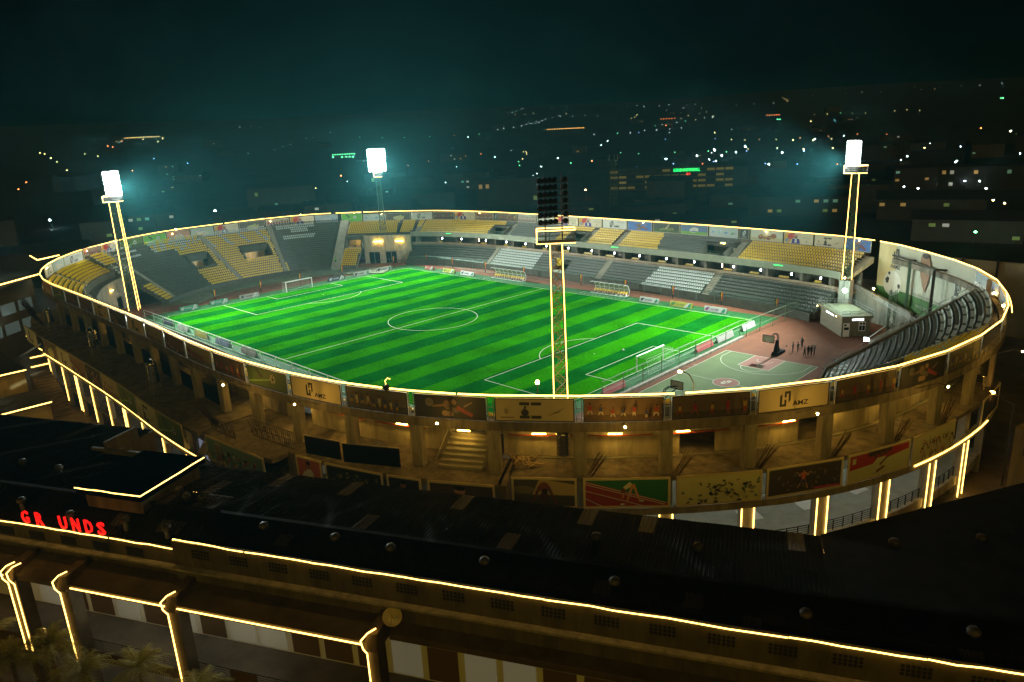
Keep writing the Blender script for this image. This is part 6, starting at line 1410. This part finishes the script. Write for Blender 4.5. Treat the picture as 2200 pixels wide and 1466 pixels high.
t2 = thing('side_building', 'dark building with small windows at the right edge of the photo', 'building', (112, -8, -4)); mb = MB(); mb.hexa([(101.5, -6.5, -4), (125, -20, -4), (135, 8, -4), (104, 8, -4), (101.5, -6.5, 4.6), (125, -20, 4.6), (135, 8, 4.6), (104, 8, 4.6)], ochre); mb.build('wall', t2)
for i in range(5):
    a = Vector((101.4, -6.5, 2.0)).lerp(Vector((125, -20.1, 2.0)), .05+i*.10); d = Vector((.868, -.496, 0)); mb = MB(); mb.obox(a+Vector((-.05, -.08, 0)), d*1.6, Vector((0, .05, 0)), Vector((0, 0, 1.1)), ve); mb.build('window', t2)

# ------------------------------------------------------------------ buildings at the far left, street side
yw = mat('warm_plaster', (.46, .36, .16), .85, var=.3, scale=.5)
def lblock(name, label, x0, x1, y0, y1, z1, ledpts, z0=-4):
    t = thing(name, label, 'building', ((x0+x1)/2, (y0+y1)/2, z0)); mb = MB(); mb.hexa([(x0, y0, z0), (x1, y0, z0), (x1, y1, z0), (x0, y1, z0), (x0, y0, z1), (x1, y0, z1), (x1, y1, z1), (x0, y1, z1)], yw); mb.build('wall', t)
    mb = MB(); mb.hexa([(x0, y0, z1+.01), (x1+.4, y0, z1+.01), (x1+.4, y1+.3, z1+.01), (x0, y1+.3, z1+.01), (x0, y0, z1+.4), (x1+.4, y0, z1+.4), (x1+.4, y1+.3, z1+.4), (x0, y1+.3, z1+.4)], mat('dark_roof', (.03, .025, .02), .8)); mb.build('roof', t)
    mb = MB(); mb.path(ledpts, .09, led, 5); mb.build('rope_light', t); return t
t2 = lblock('shop_building', 'block with a dark roof and one rope-lit edge at the far left', -75, -22, -100, -67.4, 2.6, [(-21.5, -90, 2.95), (-21.5, -67.2, 2.95)])
mb = MB(); mb.box((-21.4, -69.5, -2.5), .1, 3.0, 1.6, wall_w); mb.build('sign', t2)
lblock('shop_building', 'lower block with a rope-lit edge and pale signs left of the black roof', -20, -11.5, -90, -67.0, -.6, [(-11, -85, -.25), (-11, -66.8, -.25)])
for x, y, w, z, l in ((-29.5, -63.6, 2.6, 3.0, 'upper rope-lit awning by the outdoor stairs'), (-22.9, -65.0, 2.6, 3.0, 'lower rope-lit awning by the outdoor stairs')):
    t2 = thing('awning', l, 'awning', (x, y, z)); mb = MB(); mb.box((x, y, z-.25), 1.2, w, .22, yw); mb.build('slab', t2); mb = MB(); mb.tube((x+.65, y-w/2, z), (x+.65, y+w/2, z), .08, led, 5); mb.build('rope_light', t2)
t2 = thing('staircase', 'brown outdoor staircase below the rope-lit awnings', 'stairs', (-17, -65, -4)); mb = MB()
for i in range(16): mb.box((-24+.62*i, -64.9, -4), .62, 3.0, 5.6-.35*i, asphalt)
mb.build('step', t2)
t2 = thing('annex_roof', 'annex with rope-lit eaves beyond the left tip of the rim', 'building', (-80, -55, -4))
mb = MB(); mb.hexa([(-46, -76, 11.4), (-64.4, -53.4, 11.4), (-100, -62, 11.4), (-90, -90, 11.4), (-46, -76, 12), (-64.4, -53.4, 12), (-100, -62, 12), (-90, -90, 12)], mat('dark_roof2', (.03, .02, .01), .9)); mb.build('roof', t2)
mb = MB(); mb.path([(-46, -76, 12.0), (-57.4, -61.6, 12.0), (-64.2, -53.4, 12.0)], .12, led, 5); mb.path([(-91, -42.4, 12.2), (-88, -47.9, 12.1), (-96.5, -47.4, 12.4)], .12, led, 5); mb.build('rope_light', t2)
mb = MB(); mb.obox((-50, -75, -4), (-18, 21, 0), (-.4, -.3, 0), (0, 0, 15.3), mat('annex_wall', (.25, .2, .12), .9)); mb.build('wall', t2)
for i, z in enumerate((1.0, 5.0)):
    for j in range(5):
        a = Vector((-50, -75, z)).lerp(Vector((-68, -54, z)), .08+.18*j); mb = MB(); mb.obox(a+Vector((.06, .05, 0)), (-2.6, 3.0, 0), (.06, .05, 0), (0, 0, 2.2), mat('lit_teal_window', (.3, .4, .4), .4, emit=(.55, .75, .7), estr=.07, sample=False)); mb.build('window', t2)

# ------------------------------------------------------------------ the town beyond
rc = random.Random(77)
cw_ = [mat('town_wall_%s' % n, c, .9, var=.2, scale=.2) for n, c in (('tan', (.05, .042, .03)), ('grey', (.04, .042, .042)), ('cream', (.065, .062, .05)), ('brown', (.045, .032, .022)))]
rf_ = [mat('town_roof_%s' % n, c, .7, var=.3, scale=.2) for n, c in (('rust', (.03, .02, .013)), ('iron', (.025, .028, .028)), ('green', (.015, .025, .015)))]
winm = [mat('town_window_%s' % n, c, .5, emit=c, estr=e, sample=False) for n, c, e in (('warm', (.9, .6, .2), .14), ('teal', (.3, .7, .55), .12), ('white', (.8, .85, .8), .2), ('green', (.4, .6, .2), .08))]
def town_house(x, y, w, d, h, ang, label, wi, lit=.25, storeys=2):
    z = hgt(x, y); t = thing('town_building', label, 'building', (x, y, z), 'buildings of the town beyond the stadium'); c, s = math.cos(ang), math.sin(ang)
    q = lambda a, b, zz: (x+a*c-b*s, y+a*s+b*c, z+zz)
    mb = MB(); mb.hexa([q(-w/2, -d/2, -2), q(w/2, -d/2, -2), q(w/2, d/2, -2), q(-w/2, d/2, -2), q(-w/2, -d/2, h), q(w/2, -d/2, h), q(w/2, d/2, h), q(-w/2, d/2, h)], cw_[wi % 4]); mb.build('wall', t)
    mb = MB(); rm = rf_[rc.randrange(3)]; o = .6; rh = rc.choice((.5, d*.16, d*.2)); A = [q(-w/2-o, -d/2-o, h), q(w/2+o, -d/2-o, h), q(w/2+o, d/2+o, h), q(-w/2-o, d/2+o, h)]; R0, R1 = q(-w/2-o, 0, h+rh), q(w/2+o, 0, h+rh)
    for f_ in ([A[0], A[1], R1, R0], [A[2], A[3], R0, R1], [A[1], A[2], R1], [A[3], A[0], R0]): mb.poly(f_, rm)
    mb.build('roof', t)
    n = max(2, int(w/3.5))
    for fl in range(storeys):
        for i in range(n):
            if rc.random() < lit:
                a = -w/2+w*(i+.25)/n; zz = h*(fl+.35)/storeys; m = winm[rc.randrange(4)]; mb = MB(); mb.hexa([q(a, -d/2-.12, zz), q(a+w*.5/n, -d/2-.12, zz), q(a+w*.5/n, -d/2-.02, zz), q(a, -d/2-.02, zz), q(a, -d/2-.12, zz+h*.3/storeys), q(a+w*.5/n, -d/2-.12, zz+h*.3/storeys), q(a+w*.5/n, -d/2-.02, zz+h*.3/storeys), q(a, -d/2-.02, zz+h*.3/storeys)], m); mb.build('window', t)
    return t
DESC = ['tan', 'grey', 'cream', 'brown']
hand = [(-280, 45, 26, 14, 9, 'pale low block left of the left floodlight mast', 2), (-312, 138, 40, 16, 14, 'pale three storey block left of the brightest floodlight', 2), (-182, 208, 34, 16, 15, 'brown block behind the unlit lamp bank', 3), (-20, 222, 40, 14, 8, 'low grey block left of the right mast', 1),
 (31, 224, 36, 14, 8, 'low block with teal lit windows right of the right mast', 0), (10, 352, 60, 18, 12, 'wide block under the upper right lamps', 1), (-320, 225, 30, 14, 16, 'tall grey block right under the brightest floodlight', 1), (55, 175, 30, 12, 7, 'low shop with a yellow lit front on the right', 2), (-60, 150, 30, 10, 5, 'row of coloured containers just beyond the far rim', 3), (-30, 160, 26, 10, 5, 'low red and green stalls beyond the far rim', 1), (-230, 120, 24, 12, 8, 'cream block by the orange lamp', 2)]
for x, y, w, d, h, lb, wi in hand: town_house(x, y, w, d, h, math.atan2(y-CY, x-CX)-math.pi/2, lb, wi, .22)
for i in range(80):
    a = yaw+R(rc.uniform(-38, 38)); r = rc.choice((rc.uniform(300, 520), rc.uniform(480, 900), rc.uniform(800, 1500))); x, y = CX+r*math.cos(a), CY+r*math.sin(a)
    if math.hypot(x/130, y/100) < 1.25: continue
    if abs(x+140) < 50 and abs(y-310) < 40: continue
    w, d, h = rc.uniform(14, 36), rc.uniform(9, 16), rc.choice((5, 6, 9, 12)); wi = i % 4
    town_house(x, y, w, d, h, a-math.pi/2+rc.uniform(-.5, .5), 'distant %s town block among the night lights' % DESC[wi], wi, .07, 2 if h < 8 else 3)
# shopping mall
mx_, my_ = -139, 309; ma = math.atan2(my_-CY, mx_-CX)-math.pi/2; c, s = math.cos(ma), math.sin(ma); q = lambda a, b, zz: (mx_+a*c-b*s, my_+a*s+b*c, -4+zz)
t = thing('shopping_mall', 'long mall with lit balconies and a green neon sign on its roof edge', 'building', (mx_, my_, -4))
mb = MB(); mb.hexa([q(-38, 0, 0), q(38, 0, 0), q(38, 18, 0), q(-38, 18, 0), q(-38, 0, 14), q(38, 0, 14), q(38, 18, 14), q(-38, 18, 14)], cw_[0]); mb.build('wall', t)
for fl in range(4):
    mb = MB(); mb.hexa([q(-38, -1.8, 3.3*fl+.2), q(38, -1.8, 3.3*fl+.2), q(38, 0, 3.3*fl+.2), q(-38, 0, 3.3*fl+.2), q(-38, -1.8, 3.3*fl+1.3), q(38, -1.8, 3.3*fl+1.3), q(38, 0, 3.3*fl+1.3), q(-38, 0, 3.3*fl+1.3)], cw_[2]); mb.build('balcony', t)
    for i in range(14):
        if rc.random() < .62:
            a = -37+5.4*i; mb = MB(); mb.hexa([q(a, -.15, 3.3*fl+1.5), q(a+4.6, -.15, 3.3*fl+1.5), q(a+4.6, -.05, 3.3*fl+1.5), q(a, -.05, 3.3*fl+1.5), q(a, -.15, 3.3*fl+2.9), q(a+4.6, -.15, 3.3*fl+2.9), q(a+4.6, -.05, 3.3*fl+2.9), q(a, -.05, 3.3*fl+2.9)], mat('mall_window', (.5, .4, .15), .5, emit=(.6, .5, .10), estr=.07, sample=False)); mb.build('window', t)
gn = mat('green_neon', (0, .5, .1), .5, emit=(.02, 1.0, .18), estr=2.2, sample=False)
F = Face(q(2, -2.2, 11.2), Vector(q(18, -2.2, 11.2))-Vector(q(2, -2.2, 11.2)), Vector((0, 0, 2.0)), Vector((s, -c, 0))); mb = MB(); add_text(mb, 'GUMADA SHOPPING MALL', F, 0, 0, 1, 1, gn, True); mb.build('sign_letters', t)
mb = MB(); F = Face(q(10, -2.2, 8.8), Vector(q(12.5, -2.2, 8.8))-Vector(q(10, -2.2, 8.8)), Vector((0, 0, 1.5)), Vector((s, -c, 0))); frect(mb, F, 0, 0, .45, 1, mat('red_neon', (.5, 0, 0), .5, emit=(1, .05, .02), estr=1.6, sample=False)); frect(mb, F, .7, .2, .9, 1, MATS['red_neon']); mb.build('sign_mark', t)
# telecom tower
t = thing('telecom_tower', 'lattice telecom tower with splayed top antennas beyond the far rim', 'telecom tower', (-112, 214, -4)); X, Y = -112, 214
mb = MB(); W0, W1 = 2.6, .8; C3 = [(math.cos(2.1*i), math.sin(2.1*i)) for i in range(3)]
for a, b in C3: mb.tube((X+a*W0, Y+b*W0, -4), (X+a*W1, Y+b*W1, 20), .14, steel_gn, 4)
for a, b in C3: mb.tube((X+a*W1, Y+b*W1, 16), (X+a*2.4, Y+b*2.4, 21.5), .12, steel_gn, 4); mb.tube((X+a*2.4, Y+b*2.4, 19.5), (X+a*2.4, Y+b*2.4, 22.5), .2, steel_gr, 4)
mb.build('mast_leg', t); mb = MB()
for i in range(10):
    z0, z1 = -4+2.4*i, -4+2.4*(i+1); f0, f1 = W0+(W1-W0)*i/10, W0+(W1-W0)*(i+1)/10
    for j in range(3): a, b = C3[j], C3[(j+1) % 3]; mb.tube((X+a[0]*f0, Y+a[1]*f0, z0), (X+b[0]*f1, Y+b[1]*f1, z1), .07, steel_gn, 3); mb.tube((X+a[0]*f1, Y+a[1]*f1, z1), (X+b[0]*f1, Y+b[1]*f1, z1), .07, steel_gn, 3)
mb.build('lattice', t)
# poles standing up behind the left part of the rim
for x, y, h, l in ((-205, 22, 13, 'bare pale post left of the left mast'), (-150, 37, 14, 'pale post in the cluster behind the left rim'), (-148, 42, 16, 'taller pale post in the cluster behind the left rim'), (-146, 48, 15, 'pale post right of the cluster behind the left rim'), (-170, 82, 17, 'thin yellowish post above the white seats')):
    z = -4; mb = MB(); mb.tube((x, y, z), (x, y, z+h), .45, cw_[0], 8, r1=.32); tag(mb.build('concrete_post'), l, 'post', 'posts beyond the left rim')

# town lamps at the places where the photo shows them, then the fainter scatter
TL = {
'w': [[-297,88,1.0],[-323,62,1.0],[-356,20,.9],[-246,152,.9],[-224,179,1.0],[-205,365,.9],[-332,616,7.5],[-320,628,7.7],[-267,560,4.4],[-283,624,6.8],[-242,563,4.0],[-217,507,2.4],[-248,602,5.5],[-270,665,8.4],[-280,525,3.5],[-180,456,1.3],[-153,475,1.4],[-197,595,4.6],[-140,715,8.8],[-230,750,11.7],[-212,786,13.3],[-67,511,1.7],[-74,549,2.4],[-185,616,5.1],[-59,640,5.2],[-25,487,1.3],[15,342,.7],[22,340,.8],[33,302,.7],[-2,564,2.7],[-55,806,12.8],[-19,272,.9],[-30,222,.9],[-774,723,30.3],[-502,513,8.3],[-27,499,1.5],[-413,521,5.9],[-471,674,13.8],[-500,726,17.5],[-2,303,.8],[6,297,.7],[27,252,1.0]],
'y': [[-54,798,12.6],[-16,483,1.2],[-44,437,.9],[-19,462,1.0],[14,411,.8],[-41,454,1.0],[3,347,.9],[12,387,1.0],[46,253,.6],[52,242,.7],[58,208,.6],[64,201,.6],[-1136,211,38.3],[-1117,212,36.7],[-1046,201,30.7],[-983,191,26.0],[-861,168,17.1],[-1075,252,33.9],[-1024,253,30.0],[-1260,402,52.7],[-1252,432,52.9],[-1195,402,47.2],[-722,136,9.1],[-738,129,9.9],[-725,127,9.2],[-406,843,21.3],[-336,991,29.4],[-126,662,6.4],[-85,632,5.0],[-36,640,5.2],[-154,683,7.4],[-540,1075,42.2]],
'r': [[-1181,318,44.0],[-1159,318,42.1],[-1253,364,51.0],[-1259,358,51.4],[-749,100,10.2],[-678,77,6.7],[-160,251,.9],[-58,146,.9],[-582,1006,38.8],[-549,961,34.2],[-789,215,13.4],[-550,947,33.2],[-496,301,3.2],[-348,497,4.0],[-224,37,1.0]],
'b': [[-689,1062,47.6],[-684,1062,47.4],[-185,616,5.1],[-537,612,13.4],[-20,276,1.0],[-151,58,.9],[-926,291,23.7],[-824,293,17.0],[-607,597,15.5]],
'g': [[-163,1277,49.4],[-159,1273,49.2],[-403,1028,34.1],[-399,1028,33.9],[-704,451,14.6],[-698,452,14.5],[-707,448,14.8],[-708,442,14.6],[-719,436,15.0],[-44,415,.9],[13,428,.9],[12,427,1.0],[61,159,.9]]}
LC = {'w': ('white', (.75, .95, 1.0)), 'y': ('yellow', (1, .75, .25)), 'r': ('orange red', (1, .2, .05)), 'b': ('blue', (.2, .4, 1)), 'g': ('green', (.15, 1, .35))}
LAMPM = {}
def lamp_mesh(key, col, big):
    if (key, big) not in LAMPM:
        m = mat('town_lamp_%s_%d' % (key, big), col, .5, emit=col, estr=(0, 12.0, 42.0, 150.0)[big], sample=False)
        mb = MB(); mb.ball((0, 0, 0), (.5, .34, .40, .52)[big], m, 6, (1, 1, .7)); me = bpy.data.meshes.new('lamp_head'); me.from_pydata(mb.v, [], mb.f); me.materials.append(m)
        mp = MB(); mp.tube((0, 0, -7.5), (0, 0, -.3), .11, steel_dk, 5); mp.tube((0, 0, -.5), (0, .1, -.3), .3, steel_dk, 5); mm = bpy.data.meshes.new('pole'); mm.from_pydata(mp.v, [], mp.f); mm.materials.append(steel_dk)
        LAMPM[(key, big)] = (me, mm)
    return LAMPM[(key, big)]
def town_lamp(x, y, z, key, big, parts=True):
    nm, col = LC[key]; me, mm = lamp_mesh(key, col, big)
    lab = {1: 'faint %s lamp far off in the dark town', 2: '%s lamp shining in the town beyond the stadium', 3: 'glaring %s lamp on a pole in the town beyond the stadium'}[big] % nm; gr = {1: 'faint %s town lamps', 2: '%s town lamps', 3: 'glaring %s town lamps'}[big] % nm
    if parts:
        t = thing('street_lamp', lab, 'street lamp', (x, y, z-7.5), gr)
        for n_, d in (('lamp_head', me), ('pole', mm)): o = bpy.data.objects.new(n_, d); COL.objects.link(o); o.parent = t; o.location = (0, 0, 7.5)
    else:
        o = bpy.data.objects.new('street_lamp', me); COL.objects.link(o); o.location = (x, y, z); tag(o, lab, 'street lamp', gr)
for key, l in TL.items():
    for i, (x, y, z) in enumerate(l): town_lamp(x, y, max(z, hgt(x, y)+4.5), key, 3 if (key == 'w' and i < 20) or (key == 'y' and i < 5) or (key == 'r' and i in (6, 14)) else 2)
for j in range(34):     # lamps follow the streets of the town
    a = yaw+R(rc.triangular(-38, 38, -12)); r = 400+1450*rc.random()**1.1; x, y = CX+r*math.cos(a), CY+r*math.sin(a); da = rc.choice((.35, .35+math.pi/2))+rc.uniform(-.25, .25); key = rc.choices('wyrbg', (42, 40, 6, 6, 6))[0]; st = rc.uniform(16, 42)
    for i in range(rc.randrange(4, 12)):
        x += st*math.cos(da)+rc.uniform(-3, 3); y += st*math.sin(da)+rc.uniform(-3, 3); da += rc.uniform(-.12, .12)
        if math.hypot(x/130, y/100) < 1.3 or rc.random() < .22: continue
        kk = key if rc.random() < .8 else rc.choice('wyrbg'); town_lamp(x, y, hgt(x, y)+rc.uniform(5, 7.5), kk, 2 if rc.random() < .14 and r < 1000 else 1, False)
# strings of lights on far roofs
def light_string(a, b, n, key, label):
    nm, col = LC[key] if key in LC else ('amber', (1, .55, .12)); t = thing('light_string', label, 'string lights', tuple(a)); a, b = Vector(a), Vector(b); m = mat('string_'+key, col, .5, emit=col, estr=6.0, sample=False)
    for i in range(n): p = a.lerp(b, i/(n-1)); mb = MB(); mb.ball(p, .55, m, 6); mb.build('bulb', t)
light_string((-692, 822, 36), (-643, 853, 36), 16, 'amber', 'long amber light line on the far hill above the unlit mast'); light_string((-1258, 372, 56), (-1262, 430, 57), 14, 'y', 'row of small lights on the hill at the upper left'); light_string((-719, 436, 18), (-700, 456, 18), 10, 'g', 'green light row left of the brightest floodlight'); light_string((-420, 1028, 41), (-404, 1035, 41), 6, 'r', 'red light row on the hill in the upper right'); light_string((-600, 1010, 44), (-580, 1020, 44), 6, 'r', 'red light row on the hill above the mall')
# hazy air
mb = MB(); mb.hexa([(-2700, -2700, -11), (2700, -2700, -11), (2700, 2700, -11), (-2700, 2700, -11), (-2700, -2700, 135), (2700, -2700, 135), (2700, 2700, 135), (-2700, 2700, 135)], concrete)
hz = mb.build('haze'); hz['kind'] = 'stuff'; hz.data.materials.clear()
hm = bpy.data.materials.new('night_haze'); hm.use_nodes = True; t_ = hm.node_tree; t_.nodes.clear(); out = t_.nodes.new("ShaderNodeOutputMaterial"); pvn = t_.nodes.new("ShaderNodeVolumePrincipled")
pvn.inputs['Color'].default_value = (.17, .80, .90, 1); pvn.inputs['Density'].default_value = 0.00015; pvn.inputs['Anisotropy'].default_value = 0.45
t_.links.new(pvn.outputs[0], out.inputs['Volume']); hz.data.materials.append(hm)
